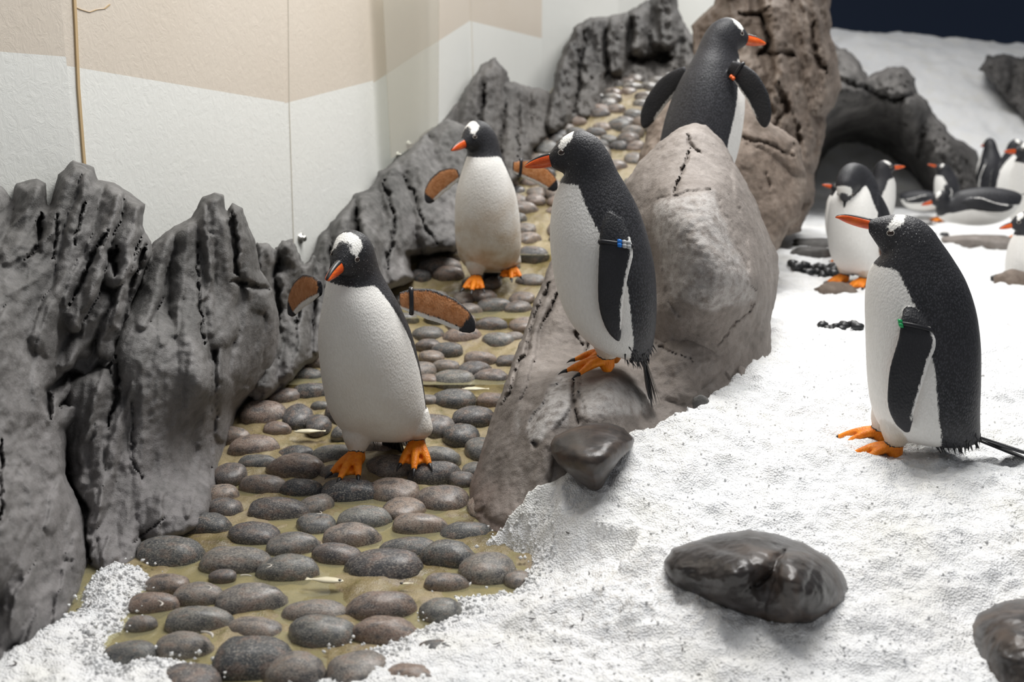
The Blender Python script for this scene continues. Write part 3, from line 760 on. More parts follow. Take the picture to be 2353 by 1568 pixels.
relief('rock_cliff', 'tall brown folded rock cliff behind the penguin that turns its back',
       [(1590, 60), (1640, 10), (1660, -90), (1700, -140), (1880, -140), (1915, -60), (1908, 20), (1912, 80), (1930, 150), (1935, 200), (1905, 260), (1890, 330), (1870, 400), (1868, 470), (1840, 530), (1760, 560), (1680, 480), (1640, 300), (1600, 160)],
       [(1630, 100, 5.9), (1700, -80, 6.1), (1880, -80, 6.2), (1920, 180, 6.1), (1870, 400, 5.6), (1830, 500, 5.3), (1720, 480, 5.2), (1680, 300, 5.5), (1780, 200, 5.6), (1780, 50, 5.8)],
       M['rock_brown'],
       slabs=[([(1700, -60), (1690, 60), (1720, 180)], 34, 40, 0.14), ([(1760, -80), (1790, 40), (1810, 160), (1800, 300)], 36, 34, 0.18), ([(1840, -60), (1850, 60), (1880, 160), (1890, 230)], 34, 36, 0.16), ([(1730, 160), (1740, 240), (1790, 330)], 30, 34, 0.14), ([(1830, 200), (1850, 330), (1850, 440)], 28, 26, 0.14), ([(1660, 100), (1640, 190)], 26, 30, 0.10)],
       cracks=[([(1745, 30), (1765, 100), (1740, 130)], 8, 0.16), ([(1700, 30), (1745, 40), (1770, 20)], 8, 0.12), ([(1860, 50), (1870, 120), (1895, 170)], 6, 0.12), ([(1760, 120), (1830, 130)], 6, 0.1), ([(1790, 190), (1800, 250), (1775, 290)], 9, 0.12), ([(1830, 280), (1840, 340)], 6, 0.1), ([(1690, 130), (1680, 200)], 7, 0.1)],
       step=4, edge_w=30, edge_r=0.2, thick=0.6, rough=0.03, strata=0.03, facets=0.08, flow=-0.2, seed=10, base=-0.06)
relief('rock_cave', 'dark grey rock mass with a black hollow under it, rising into the snow slope',
       [(1840, 320), (1880, 180), (1905, 100), (1940, 110), (1975, 140), (1996, 178), (2015, 165), (2040, 152), (2078, 152), (2102, 180), (2108, 215), (2130, 230), (2150, 270), (2195, 315), (2245, 345), (2262, 400), (2275, 460), (2262, 520), (2150, 530), (2000, 530), (1840, 520)],
       [(1900, 130, 9.0), (2060, 165, 9.3), (2140, 260, 9.3), (2250, 370, 9.6), (2260, 490, 9.2), (2190, 440, 9.0), (2140, 330, 9.0), (2080, 230, 8.9), (1960, 220, 8.7), (1870, 280, 8.5), (2150, 500, 9.2), (2130, 400, 9.25), (2030, 290, 9.6), (2000, 400, 11.2), (1930, 350, 10.9), (1900, 440, 10.8), (2080, 440, 10.9), (2000, 520, 11.0), (1860, 440, 9.4)],
       M['rock_far'],
       slabs=[([(1960, 140), (1960, 220), (1890, 250)], 40, 60, 0.22), ([(2060, 165), (2060, 210)], 40, 40, 0.25), ([(2100, 230), (2090, 330)], 36, 24, 0.25), ([(2180, 330), (2200, 420), (2220, 500)], 46, 60, 0.2), ([(1880, 240), (1870, 330)], 40, 30, 0.2)],
       cracks=[([(2010, 215), (2060, 225), (2110, 210)], 6, 0.2), ([(2130, 300), (2110, 360)], 5, 0.15), ([(1900, 165), (1960, 200), (2010, 210)], 6, 0.15)],
       step=5, edge_w=22, edge_r=0.3, thick=0.6, rough=0.05, strata=0.04, facets=0.1, flow=-0.3, seed=11)
relief('rock_far', 'brown grey rock half sunk in the far snow slope',
       [(2250, 160), (2268, 130), (2310, 122), (2345, 135), (2420, 120), (2480, 180), (2480, 290), (2360, 280), (2320, 240), (2290, 200)],
       [(2270, 150, 11.2), (2340, 150, 11.4), (2460, 160, 11.4), (2330, 230, 11.0), (2450, 270, 10.9)],
       M['rock_far'],
       slabs=[([(2290, 140), (2300, 180)], 34, 26, 0.25), ([(2400, 150), (2400, 250)], 60, 60, 0.3)], step=5, edge_w=18, edge_r=0.25, thick=0.5, rough=0.06, facets=0.1, seed=12)

# hidden footing under the penguin that looks away
def ellipsoid_rock(name, label, c, r, mat, seed, cat='rock', rot=0, n=28, amp=0.16, group=None, flat=0.0):
    th = np.linspace(0, np.pi, n); ph = np.linspace(0, 2 * np.pi, 2 * n, endpoint=False)
    T, Ph = np.meshgrid(th, ph, indexing='ij')
    d = np.stack([np.sin(T) * np.cos(Ph), np.sin(T) * np.sin(Ph), np.cos(T)], -1)
    k = 1 + amp * fbm(d[..., 0] * 1.3 + seed, d[..., 1] * 1.3, d[..., 2] * 1.3, 3)
    e = np.sign(d) * np.abs(d) ** 0.85
    V = (e * k[..., None]) * np.array(r)
    ca, sa = math.cos(rot), math.sin(rot)
    V = np.stack([V[..., 0] * ca - V[..., 1] * sa, V[..., 0] * sa + V[..., 1] * ca, V[..., 2]], -1)
    me = mesh_np(name, V.reshape(-1, 3), grid_faces(2 * n, n, True))
    for a in ('tint', 'low'): set_attr(me, a, np.zeros(len(me.vertices)))
    o = obj(name, me, mat); o.location = c
    if label: o['label'] = label; o['category'] = cat
    if group: o['group'] = group
    return o

# ------------------------------------------------------------------ snow
SNOW_PTS = [(2030, 1048, 2.58), (2330, 1040, 2.62), (1800, 1000, 2.62), (1520, 945, 2.66), (1640, 900, 2.86), (1780, 850, 3.02), (1900, 780, 3.4), (2250, 800, 3.45), (1945, 668, 4.55), (2330, 660, 4.6), (1840, 560, 5.6), (2330, 560, 6.6), (2100, 520, 7.9),
            (1400, 1085, 2.36), (1480, 1130, 2.26), (1700, 1170, 2.20), (2100, 1180, 2.20), (2353, 1160, 2.24), (1290, 1120, 2.32), (1250, 1200, 2.25), (1270, 1320, 2.04), (1450, 1290, 2.06), (1740, 1340, 1.99), (2150, 1330, 2.02), (2353, 1330, 2.02),
            (1230, 1460, 1.88), (1500, 1450, 1.86), (1740, 1470, 1.84), (2200, 1480, 1.86), (1400, 1568, 1.74), (2000, 1568, 1.75), (2353, 1568, 1.78), (1100, 1420, 1.97), (1000, 1500, 1.84)]
_sp = np.array([P(*a) for a in SNOW_PTS])
_extra = np.array([[2.2, 8.0, 0.06], [3.2, 9.0, 0.04], [4.5, 9.0, 0.1], [5.2, 6.0, 0.12], [3.0, 3.0, 0.16], [2.2, 2.0, 0.12], [1.2, 1.2, 0.0], [0.3, 1.2, 0.0], [4.0, 11, 0.1], [2.2, 11, 0.1]])
_sp = np.vstack([_sp, _extra])
snow_base = tps(_sp[:, :2], _sp[:, 2], 2e-3)
PATCH_R = [(640, 1720), (650, 1600), (760, 1518), (810, 1490), (870, 1482), (905, 1450), (950, 1440), (985, 1425), (1050, 1400), (1030, 1355), (1075, 1362), (1110, 1362), (1165, 1352), (1195, 1325), (1215, 1290), (1195, 1262), (1150, 1252), (1110, 1248), (1140, 1230), (1175, 1215)]
PATCH_L = [(-500, 1720), (-300, 1560), (-60, 1500), (30, 1470), (75, 1440), (160, 1405), (195, 1330), (250, 1288), (300, 1292), (345, 1310), (352, 1335), (322, 1362), (300, 1400), (285, 1440), (245, 1478), (290, 1528), (360, 1503), (440, 1522), (500, 1545), (530, 1720)]
polyR = [tuple(to_path(*p)[:2]) for p in PATCH_R] + [(0.18, 2.60), (0.36, 2.78), (0.62, 3.2), (0.80, 3.7), (1.10, 4.5), (1.35, 5.4), (1.9, 7.2), (2.2, 9.5), (2.6, 14), (9, 14), (6, 1.0), (0.0, 1.0)]
polyL = [tuple(to_path(*p)[:2]) for p in PATCH_L]
def snow_height(X, Y, detail=True):
    """returns height and signed distance into the snow"""
    jag = 0.012 * fbm(X * 14, Y * 14, 2.2, 3) + 0.006 * noise3(X * 70, Y * 70, 0.4)
    near = Y < 4.5
    sR = sdist(X, Y, polyR) + np.where(near, jag, 0.05 * fbm(X * 2, Y * 2, 1, 2))
    sL = sdist(X, Y, polyL) + jag
    zb = snow_base(X, Y)
    hill = np.clip((Y - 9.4) / 3.6, 0, 1)
    crest = 1.70 - 0.075 * np.clip(X - 3.8, 0, 3)
    zb = zb * (1 - hill) + crest * (0.25 * hill + 0.75 * sstep(0, 1, hill))
    zb = zb - 0.9 * np.clip(Y - 13.0, 0, 2)
    big = fbm(X * 3.0, Y * 3.0, 0.7, 3)
    mid = fbm(X * 11, Y * 11, 4.7, 3)
    zb = zb + 0.024 * big + 0.015 * mid * np.clip(1.5 - 0.1 * Y, 0.4, 1)
    zb = zb + 0.06 * sstep(5, 8, Y) * fbm(X * 1.3, Y * 1.3, 5.5, 3)
    fine = 0.0062 * fbm(X * 34, Y * 34, 3.3, 4, 0.62) + 0.0030 * np.abs(noise3(X * 120, Y * 120, 7.7))
    zp = zpath(Y)
    zb = np.maximum(zb, 0.012 + 0.006 * mid)
    bk = sstep(2.12, 2.28, Y)
    thin = zp - 0.02 + np.where(sR > 0, (0.034 + 0.012 * bk) * (1 - np.exp(-sR / 0.03)) + (0.30 + 1.1 * bk) * np.maximum(sR - 0.05 * (1 - bk) - 0.01, 0), 2 * sR)
    thinb = np.where(sR > 0.25, zb, np.minimum(zb, thin))
    zL = zp - 0.02 + np.where(sL > 0, 0.036 * (1 - np.exp(-sL / 0.03)) + 0.10 * np.maximum(sL, 0) + 0.012 * mid, 2 * sL)
    z = np.maximum(thinb, zL) + fine
    return z, np.maximum(sR, sL)
def build_snow():
    ys = [1.15]
    while ys[-1] < 13.9:
        ys.append(ys[-1] + (0.0055 if ys[-1] < 3.0 else 0.0040 * ys[-1] - 0.0065))
    ys = np.array(ys)
    us = np.linspace(-0.75, 0.66, 470)
    Yg, Ug = np.meshgrid(ys, us, indexing='ij')
    X = Ug * Yg
    Z, S = snow_height(X, Yg)
    keep = S > -0.02
    q = keep[:-1, :-1] | keep[1:, :-1] | keep[1:, 1:] | keep[:-1, 1:]
    nu = len(us)
    J, I = np.nonzero(q)
    F = np.c_[J * nu + I, J * nu + I + 1, (J + 1) * nu + I + 1, (J + 1) * nu + I]
    used = np.zeros(X.size, bool); used[F.ravel()] = True
    idx = np.full(X.size, -1); idx[used] = np.arange(used.sum())
    V = np.stack([X, Yg, Z], -1).reshape(-1, 3)[used]
    me = mesh_np('snow', V, idx[F])
    px = V[:, 0]; py = V[:, 1]
    dirt = 0.25 * sstep(0.1, 0.5, fbm(px * 4, py * 4, 8, 3)) + 0.55 * np.exp(-((px - 0.16) / 0.16) ** 2 - ((py - 2.02) / 0.2) ** 2) + 0.35 * np.exp(-((px - 0.4) / 0.3) ** 2 - ((py - 1.9) / 0.14) ** 2) + 0.3 * np.exp(-((px + 0.75) / 0.2) ** 2 - ((py - 1.95) / 0.15) ** 2)
    set_attr(me, 'dirt', np.clip(dirt, 0, 1))
    o = obj('snow', me, M['snow']); o['kind'] = 'stuff'; o['label'] = 'white granular snow banked over the ground'; o['category'] = 'snow'
    return o
snow = build_snow()
def snow_z(x, y):
    z, _ = snow_height(np.array([x]), np.array([y]))
    return float(z[0])

def build_grains():
    rs = np.random.RandomState(5)
    n = 70000
    y = 1.35 + 2.1 * rs.rand(n) ** 1.6; u = -0.55 + 1.1 * rs.rand(n); x = u * y
    z, s = snow_height(x, y)
    k = (s > -0.035) & (rs.rand(n) < np.where(s < 0.07, 1.0, 0.10)) & ((s > 0) | (rs.rand(n) < 0.10))
    x, y, z, s = x[k], y[k], z[k], s[k]
    z = np.where(s < 0, zpath(y) + 0.004, z)
    m = len(x)
    r = (0.0014 + 0.0026 * rs.rand(m) ** 2) * (1 + 0.6 * (s < 0.06))
    oct_ = np.array([[1, 0, 0], [-1, 0, 0], [0, 1, 0], [0, -1, 0], [0, 0, 1], [0, 0, -1]], float)
    V = oct_[None] * (0.7 + 0.6 * rs.rand(m, 6, 1)) * r[:, None, None]
    a = rs.rand(m) * 6.28; b = rs.rand(m) * 6.28
    ca, sa, cb, sb = np.cos(a), np.sin(a), np.cos(b), np.sin(b)
    V = np.stack([V[..., 0] * ca[:, None] - V[..., 1] * sa[:, None], V[..., 0] * sa[:, None] + V[..., 1] * ca[:, None], V[..., 2]], -1)
    V = np.stack([V[..., 0], V[..., 1] * cb[:, None] - V[..., 2] * sb[:, None], V[..., 1] * sb[:, None] + V[..., 2] * cb[:, None]], -1)
    V = V + np.stack([x, y, z + r * 0.3], -1)[:, None]
    f = np.array([[0, 2, 4], [2, 1, 4], [1, 3, 4], [3, 0, 4], [2, 0, 5], [1, 2, 5], [3, 1, 5], [0, 3, 5]])
    F = (f[None] + 6 * np.arange(m)[:, None, None]).reshape(-1, 3)
    me = mesh_np('ice_grains', V.reshape(-1, 3), F, smooth=False)
    set_attr(me, 'dirt', np.zeros(6 * m))
    o = obj('ice_grains', me, M['snow'], snow); o['kind'] = 'stuff'
build_grains()

# ------------------------------------------------------------------ cobbles
def cobble_meshes():
    res = []
    rs = np.random.RandomState(21)
    for k in range(10):
        n, m = 15, 26
        th = np.linspace(0, np.pi, n); ph = np.linspace(0, 2 * np.pi, m, endpoint=False)
        T, Ph = np.meshgrid(th, ph, indexing='ij')
        d = np.stack([np.sin(T) * np.cos(Ph), np.sin(T) * np.sin(Ph), np.cos(T)], -1)
        a, b = rs.uniform(-0.16, 0.16, 2); ang = rs.uniform(0, 6.28)
        kx = 1 + a * np.cos(Ph - ang) + b * np.cos(2 * Ph + ang) * 0.5 + 0.05 * np.cos(3 * Ph + 2 * ang)
        e = np.sign(d) * np.abs(d) ** np.array([0.92, 0.92, 0.85])
        V = e * np.stack([kx, kx, np.ones_like(kx)], -1) + 0.07 * fbm(d[..., 0] * 1.6 + 5 * k, d[..., 1] * 1.6, d[..., 2] * 1.6, 2)[..., None] * d
        V[..., 2] = np.where(V[..., 2] > 0, V[..., 2], V[..., 2] * 0.8)
        V[..., 2] += 0.16 * a * V[..., 0]
        res.append(mesh_np('cobblestone', V.reshape(-1, 3), grid_faces(m, n, True)))
        res[-1].materials.append(M['cobble'])
    return res
COB = cobble_meshes()
COBBLES = [(387, 1262, 155, 75), (467, 1203, 120, 55), (582, 1222, 115, 45), (532, 1283, 148, 70), (672, 1300, 135, 60), (680, 1247, 118, 38), (630, 1166, 125, 55), (515, 1163, 80, 50), (607, 1107, 98, 50), (695, 1118, 90, 45),
           (725, 1197, 85, 50), (680, 1068, 120, 45), (527, 1082, 72, 60), (585, 1053, 80, 28), (592, 1020, 108, 38), (685, 1033, 85, 26), (795, 1122, 122, 65), (905, 1120, 112, 65), (1018, 1135, 110, 68), (1002, 1083, 112, 45),
           (895, 1066, 105, 40), (1005, 1047, 98, 38), (1058, 992, 78, 58), (1000, 970, 72, 60), (845, 1185, 118, 48), (815, 1228, 128, 38), (955, 1200, 110, 50), (775, 1268, 105, 50), (940, 1247, 125, 36), (1075, 1213, 115, 45),
           (880, 1295, 172, 80), (1030, 1273, 118, 75), (1117, 1300, 122, 85), (1018, 1333, 90, 45), (465, 1360, 110, 58), (585, 1370, 155, 75), (345, 1380, 100, 52), (385, 1337, 95, 40), (725, 1392, 140, 55), (880, 1390, 145, 55),
           (740, 1445, 152, 72), (887, 1447, 140, 70), (1010, 1397, 92, 62), (570, 1503, 165, 125), (690, 1532, 132, 92), (430, 1477, 125, 62), (445, 1421, 135, 48), (585, 1432, 120, 40), (300, 1492, 110, 62), (325, 1428, 66, 38),
           (1005, 1490, 95, 48), (940, 1553, 120, 55), (1190, 1327, 60, 42), (600, 942, 95, 72), (690, 948, 66, 58), (735, 968, 55, 48), (710, 895, 80, 38), (705, 857, 66, 30), (725, 822, 72, 38), (738, 930, 42, 22),
           (1042, 868, 95, 38), (1130, 863, 76, 42), (1040, 913, 95, 24), (1130, 915, 72, 38), (1095, 952, 95, 32), (1095, 845, 75, 20), (1098, 820, 66, 22), (1025, 837, 58, 24), (1028, 797, 66, 36), (1065, 768, 82, 38),
           (1145, 777, 72, 38), (1130, 742, 68, 32), (982, 762, 68, 32), (1165, 825, 52, 30), (1195, 702, 60, 30), (1080, 708, 60, 28), (1130, 698, 70, 28), (985, 682, 90, 24), (1012, 606, 92, 38), (1032, 624, 66, 34), (965, 630, 48, 30),
           (985, 870, 50, 30), (990, 815, 55, 26), (985, 915, 45, 26), (660, 905, 70, 30), (640, 980, 60, 30), (760, 1040, 90, 34), (860, 1020, 95, 36), (940, 1010, 70, 34), (770, 1080, 60, 34), (1060, 1095, 60, 36), (985, 790, 55, 26),
           (880, 980, 70, 40), (800, 990, 80, 34), (830, 900, 80, 34), (910, 860, 75, 32), (800, 850, 75, 30), (870, 800, 70, 30), (1180, 770, 45, 26), (930, 730, 60, 28), (1010, 725, 70, 28), (905, 690, 60, 26), (510, 1320, 60, 26)]
PINK = {0, 1, 3, 12, 16, 33, 35, 37, 39, 40, 43}
placed = []
rs = np.random.RandomState(33)
def put_cobble(x, y, w, L, t, rot, sink, i):
    sl = math.atan2(float(zpath(y + 0.05) - zpath(y - 0.05)), 0.1)
    o = bpy.data.objects.new('cobblestone', COB[i % len(COB)]); col.objects.link(o); o.parent = floor
    o.location = (x, y, float(zpath(y)) + sink)
    o.rotation_euler = (sl + rs.uniform(-0.08, 0.08), rs.uniform(-0.08, 0.08), rot)
    o.scale = (w / 2, L / 2, t)
    placed.append((x, y, max(w, L) / 2))
for i, (cx, cy, w, h) in enumerate(COBBLES):
    p = to_path(cx, cy + 0.10 * h)
    dep = p[1] * CP + (CAM_Z - p[2]) * SP
    W = 1.13 * w / FPX * dep
    sl = float(zpath(p[1] + 0.05) - zpath(p[1] - 0.05)) / 0.1
    ang = math.atan2(CAM_Z - p[2], p[1]) + math.atan(sl)
    t = 0.30 * W if h / w < 0.62 else 0.40 * W
    L = (h / FPX * dep - 0.75 * t * math.cos(ang)) / math.sin(ang)
    L = min(max(L, 0.58 * W), 1.15 * W)
    sub = i in (28, 29, 38, 47, 15, 13)
    put_cobble(p[0], p[1], W, L, t, rs.uniform(-0.12, 0.12), (-0.62 * t if sub else -0.34 * t), i * 7 + 3)
# the path keeps its cobbles to the far end
def path_limits(y):
    return np.interp(y, LIM_LY, LIM_LX), np.interp(y, LIM_HY, LIM_HX)
y = 1.45; k = 0
rest = []
while y < 7.3:
    lo, hi = path_limits(y)
    x = lo - 0.03 + rs.uniform(0, 0.08)
    while x < hi + 0.06:
        W = rs.uniform(0.085, 0.135) * (1 if y < 5 else 1.12); L = W * rs.uniform(0.65, 1.0)
        yy = y + rs.uniform(-0.02, 0.02)
        ok = all((x - a) ** 2 + (yy - b) ** 2 > (0.80 * (W / 2 + r)) ** 2 for a, b, r in placed)
        if ok and (y > 2.4 or (-0.6 < x < -0.1)):
            if len(placed) < 296: put_cobble(x, yy, W, L, W * rs.uniform(0.24, 0.38), rs.uniform(-0.6, 0.6), -0.012, k)
            else: rest.append((x, yy, W, L)); placed.append((x, yy, max(W, L) / 2))
            k += 1
        x += 0.075 if y < 5 else 0.10
    y += 0.075 if y < 4.5 else 0.105

V0 = np.array([v.co[:] for v in COB[0].vertices]); F0 = np.array([p.vertices[:] for p in COB[0].polygons if len(p.vertices) == 4])
VV, FF = [], []
for j, (x, yy, W, L) in enumerate(rest):
    a = rs.uniform(0, 6.28); ca, sa = math.cos(a), math.sin(a)
    v = np.c_[V0[:, 0] * ca - V0[:, 1] * sa, V0[:, 0] * sa + V0[:, 1] * ca, V0[:, 2]] * [W / 2, L / 2, 0.3 * W]
    v[:, 2] += 0.28 * v[:, 1]
    VV.append(v + [x, yy, float(zpath(yy)) - 0.01]); FF.append(F0 + len(V0) * j)
if rest:
    o = obj('far_cobbles', mesh_np('far_cobbles', np.vstack(VV), np.vstack(FF)), M['cobble'], floor); o['kind'] = 'stuff'

# shallow water held between the cobbles
def pool(name, x0, x1, y0, y1, z, label):
    nx, ny = 60, 60
    gx = np.linspace(0, 1, nx); gy = np.linspace(0, 1, ny)
    V = []
    for b in gy:
        for a in gx:
            y_ = y0 + (y1 - y0) * b
            V.append((x0(y_) + (x1(y_) - x0(y_)) * a, y_, z))
    me = mesh_np(name, np.array(V), grid_faces(nx, ny))
    o = obj(name, me, M['water']); o['kind'] = 'stuff'; o['label'] = label; o['category'] = 'water'
lim = lambda y: path_limits(y)
pool('pool_water', lambda y: float(lim(y)[0]) - 0.05, lambda y: float(lim(y)[1]) + 0.05, 1.4, 3.0, -0.010, 'shallow clear water lying between the lower cobbles')
for (cy, zz) in ((3.45, None), (3.95, None), (4.5, None)):
    z0 = float(zpath(cy)) - 0.006
    pool('pool_water', lambda y: float(lim(y)[0]), lambda y: float(lim(y)[1]), cy - 0.10, cy + 0.05, z0, 'thin water trickling over the upper cobbles')

# ------------------------------------------------------------------ dark stones on the snow
relief('snow_boulder', 'smooth dark three cornered stone resting between ledge rock and snow',
       [(1264, 1020), (1275, 1003), (1310, 985), (1360, 972), (1400, 972), (1435, 985), (1458, 1010), (1452, 1030), (1425, 1055), (1400, 1090), (1378, 1128), (1362, 1130), (1325, 1105), (1285, 1070), (1268, 1045)],
       [(1270, 1020, 2.36), (1400, 975, 2.40), (1455, 1012, 2.36), (1370, 1125, 2.26), (1360, 1030, 2.27), (1400, 1050, 2.24), (1370, 1085, 2.23), (1330, 1050, 2.25)],
       M['boulder'], step=3, edge_w=55, edge_r=0.07, thick=0.16, rough=0.002, jag=1.2, seed=20)
relief('snow_boulder', 'large wet dark brown boulder sunk in the front snow bank with snow on top',
       [(1526, 1290), (1545, 1262), (1590, 1244), (1650, 1228), (1720, 1218), (1790, 1228), (1850, 1250), (1905, 1280), (1938, 1318), (1951, 1350), (1945, 1385), (1905, 1410), (1868, 1436), (1810, 1446), (1760, 1438), (1690, 1408), (1610, 1380), (1548, 1345), (1530, 1315)],
       [(1535, 1295, 1.96), (1650, 1240, 2.02), (1800, 1240, 2.02), (1945, 1350, 1.94), (1820, 1440, 1.84), (1600, 1375, 1.89), (1680, 1320, 1.85), (1750, 1300, 1.86), (1760, 1330, 1.87), (1820, 1330, 1.835), (1870, 1360, 1.84), (1700, 1380, 1.84)],
       M['boulder'], slabs=[([(1600, 1300), (1690, 1310)], 50, 40, 0.012), ([(1830, 1300), (1800, 1400)], 40, 40, 0.018)], cracks=[([(1800, 1270), (1760, 1320), (1720, 1350)], 10, 0.014)],
       step=3, edge_w=60, edge_r=0.06, thick=0.14, rough=0.006, jag=2.0, seed=21)
relief('snow_boulder', 'dark speckled boulder half buried in snow at the edge of the front bank',
       [(2230, 1440), (2242, 1412), (2285, 1388), (2340, 1374), (2430, 1370), (2490, 1430), (2500, 1560), (2480, 1680), (2330, 1680), (2270, 1590), (2245, 1530)],
       [(2240, 1450, 1.85), (2330, 1385, 1.90), (2460, 1400, 1.90), (2330, 1470, 1.75), (2420, 1500, 1.72), (2270, 1560, 1.74), (2360, 1640, 1.64)],
       M['boulder'], step=3.5, edge_w=60, edge_r=0.06, thick=0.14, rough=0.006, jag=2.0, seed=22)

# ------------------------------------------------------------------ penguins
def px_spec(rings, org, s, eye, patch, pw, bill_top, bill_bot, throat, tail, hang):
    c = lambda p: np.array([-(p[0] - org[0]) * s, (org[1] - p[1]) * s])
    return dict(rings=np.array([[*c(f), *c(b), hw * s] for f, b, hw in rings]), eye=c(eye), patch=[c(p) for p in patch], pw=pw * s,
                bill_top=[c(p) for p in bill_top], bill_bot=[c(p) for p in bill_bot], throat=(org[1] - throat) * s,
                tail=(c(tail[0]), c(tail[1])), hang=[(c(f), c(b), y * s) for f, b, y in hang], s=s)
SPEC_UP = px_spec(
    [((1264, 391), (1256, 364), 13), ((1277, 398), (1268, 347), 21), ((1289, 404), (1290, 324), 31), ((1292, 408), (1323, 310), 39), ((1288, 413), (1360, 324), 44), ((1284, 420), (1388, 358), 48),
     ((1278, 434), (1408, 398), 55), ((1268, 462), (1432, 436), 67), ((1262, 502), (1457, 482), 83), ((1261, 552), (1479, 542), 99), ((1267, 612), (1496, 612), 107), ((1280, 672), (1503, 682), 110),
     ((1300, 722), (1503, 742), 108), ((1326, 760), (1498, 787), 96), ((1352, 785), (1490, 814), 76), ((1380, 800), (1478, 828), 46), ((1405, 806), (1455, 826), 15)],
    (1385, 852), 0.001163, (1285, 357), [(1282, 347), (1312, 306)], 11.5,
    [(1262, 360), (1240, 366), (1220, 375), (1206, 385), (1203, 390)], [(1272, 388), (1245, 393), (1222, 394), (1208, 393), (1204, 391)],
    424, ((1486, 815), (1522, 930)),
    [((1388, 480), (1420, 500), 74), ((1374, 512), (1434, 530), 90), ((1368, 560), (1441, 566), 106), ((1366, 610), (1432, 610), 116), ((1367, 660), (1423, 660), 121), ((1375, 702), (1420, 702), 121), ((1390, 735), (1420, 738), 117), ((1407, 754), (1417, 757), 112)])
SPEC_HUNCH = px_spec(
    [((1960, 530), (1956, 503), 13), ((1974, 550), (1972, 498), 22), ((1986, 566), (1998, 491), 31), ((1992, 578), (2030, 489), 39), ((1988, 588), (2062, 497), 45), ((1978, 597), (2090, 517), 51), ((1968, 614), (2112, 545), 59),
     ((1963, 642), (2140, 582), 71), ((1963, 687), (2172, 632), 87), ((1968, 742), (2198, 697), 101), ((1974, 802), (2214, 772), 110), ((1981, 862), (2222, 852), 113), ((1992, 920), (2227, 926), 111), ((2008, 968), (2232, 980), 99),
     ((2028, 998), (2228, 1008), 80), ((2055, 1012), (2195, 1022), 48), ((2080, 1014), (2150, 1020), 16)],
    (2045, 1045), 0.00110, (2003, 526), [(2000, 516), (2034, 485)], 13,
    [(1966, 502), (1935, 495), (1908, 491), (1892, 494), (1886, 498)], [(1974, 526), (1940, 520), (1912, 511), (1895, 503), (1887, 500)],
    600, ((2226, 990), (2350, 1062)),
    [((2040, 680), (2070, 690), 82), ((2032, 702), (2090, 715), 100), ((2028, 742), (2106, 748), 114), ((2016, 800), (2096, 790), 121), ((2013, 850), (2084, 845), 125), ((2018, 895), (2074, 895), 126), ((2035, 930), (2071, 930), 122), ((2056, 950), (2068, 951), 117)])

def rotm(pitch, yaw, roll):
    return np.array(Matrix.Rotation(yaw, 3, 'Z') @ Matrix.Rotation(pitch, 3, 'Y') @ Matrix.Rotation(roll, 3, 'X'))
KEYS = ('w', 'p', 'o', 'u', 'back', 'fleck', 'soil')
class Src:
    def __init__(s): s.V, s.F, s.A, s.n = [], [], {k: [] for k in KEYS}, 0
    def add(s, V, F, **a):
        V = np.asarray(V, float)
        s.V.append(V); s.F += [tuple(int(i) + s.n for i in f) for f in F]
        for k in KEYS:
            d = a.get(k, -1.0 if k in ('w', 'p', 'o', 'u') else 0.0)
            s.A[k].append(np.broadcast_to(np.asarray(d, float), (len(V),)))
        s.n += len(V)
def loft(rings, closed_ends=True):
    """rings (n,m,3) -> verts and faces with pole caps"""
    n, m, _ = rings.shape
    V = list(rings.reshape(-1, 3)); F = [tuple(f) for f in grid_faces(m, n, True)]
    a, b = rings[0].mean(0), rings[-1].mean(0)
    V += [a, b]; ia, ib = n * m, n * m + 1
    for k in range(m):
        F.append((ia, (k + 1) % m, k)); F.append((ib, (n - 1) * m + k, (n - 1) * m + (k + 1) % m))
    return np.array(V), F
CLAW = None
def claw_mesh():
    n, m = 6, 8
    t = np.linspace(0, 1, n); ph = np.linspace(0, 2 * np.pi, m, endpoint=False)
    r = 0.0062 * (1 - t) ** 0.7 + 0.0006
    rings = np.stack([np.stack([np.full(m, 0.024 * a), rr * np.cos(ph), rr * np.sin(ph) * 0.9 - 0.011 * a * a], -1) for a, rr in zip(t, r)])
    V, F = loft(rings)
    return mesh_from('claw', V, F)
def feather_mesh(L, w, name='tail_feather'):
    n = 9; V = []; F = []
    for i in range(n):
        t = i / (n - 1); ww = w * (0.55 + 0.6 * t) * (1 - max(0, t - 0.72) / 0.28 * 0.9)
        for sy, sz in ((-1, 0), (0, 1), (1, 0), (0, -1)):
            V.append((L * t, sy * ww, sz * 0.0016 + 0.012 * t * t * 0))
    for i in range(n - 1):
        for k in range(4):
            F.append((4 * i + k, 4 * i + (k + 1) % 4, 4 * i + 4 + (k + 1) % 4, 4 * i + 4 + k))
    F += [(3, 2, 1, 0), (4 * n - 4, 4 * n - 3, 4 * n - 2, 4 * n - 1)]
    return mesh_from(name, V, F)
_cache = {}
def uv_sphere(name, r, n=12):
    th = np.linspace(0, np.pi, n); ph = np.linspace(0, 2 * np.pi, 2 * n, endpoint=False)
    T, Ph = np.meshgrid(th, ph, indexing='ij')
    V = np.stack([np.sin(T) * np.cos(Ph) * r[0], np.sin(T) * np.sin(Ph) * r[1], np.cos(T) * r[2]], -1).reshape(-1, 3)
    return mesh_np(name, V, grid_faces(2 * n, n, True))
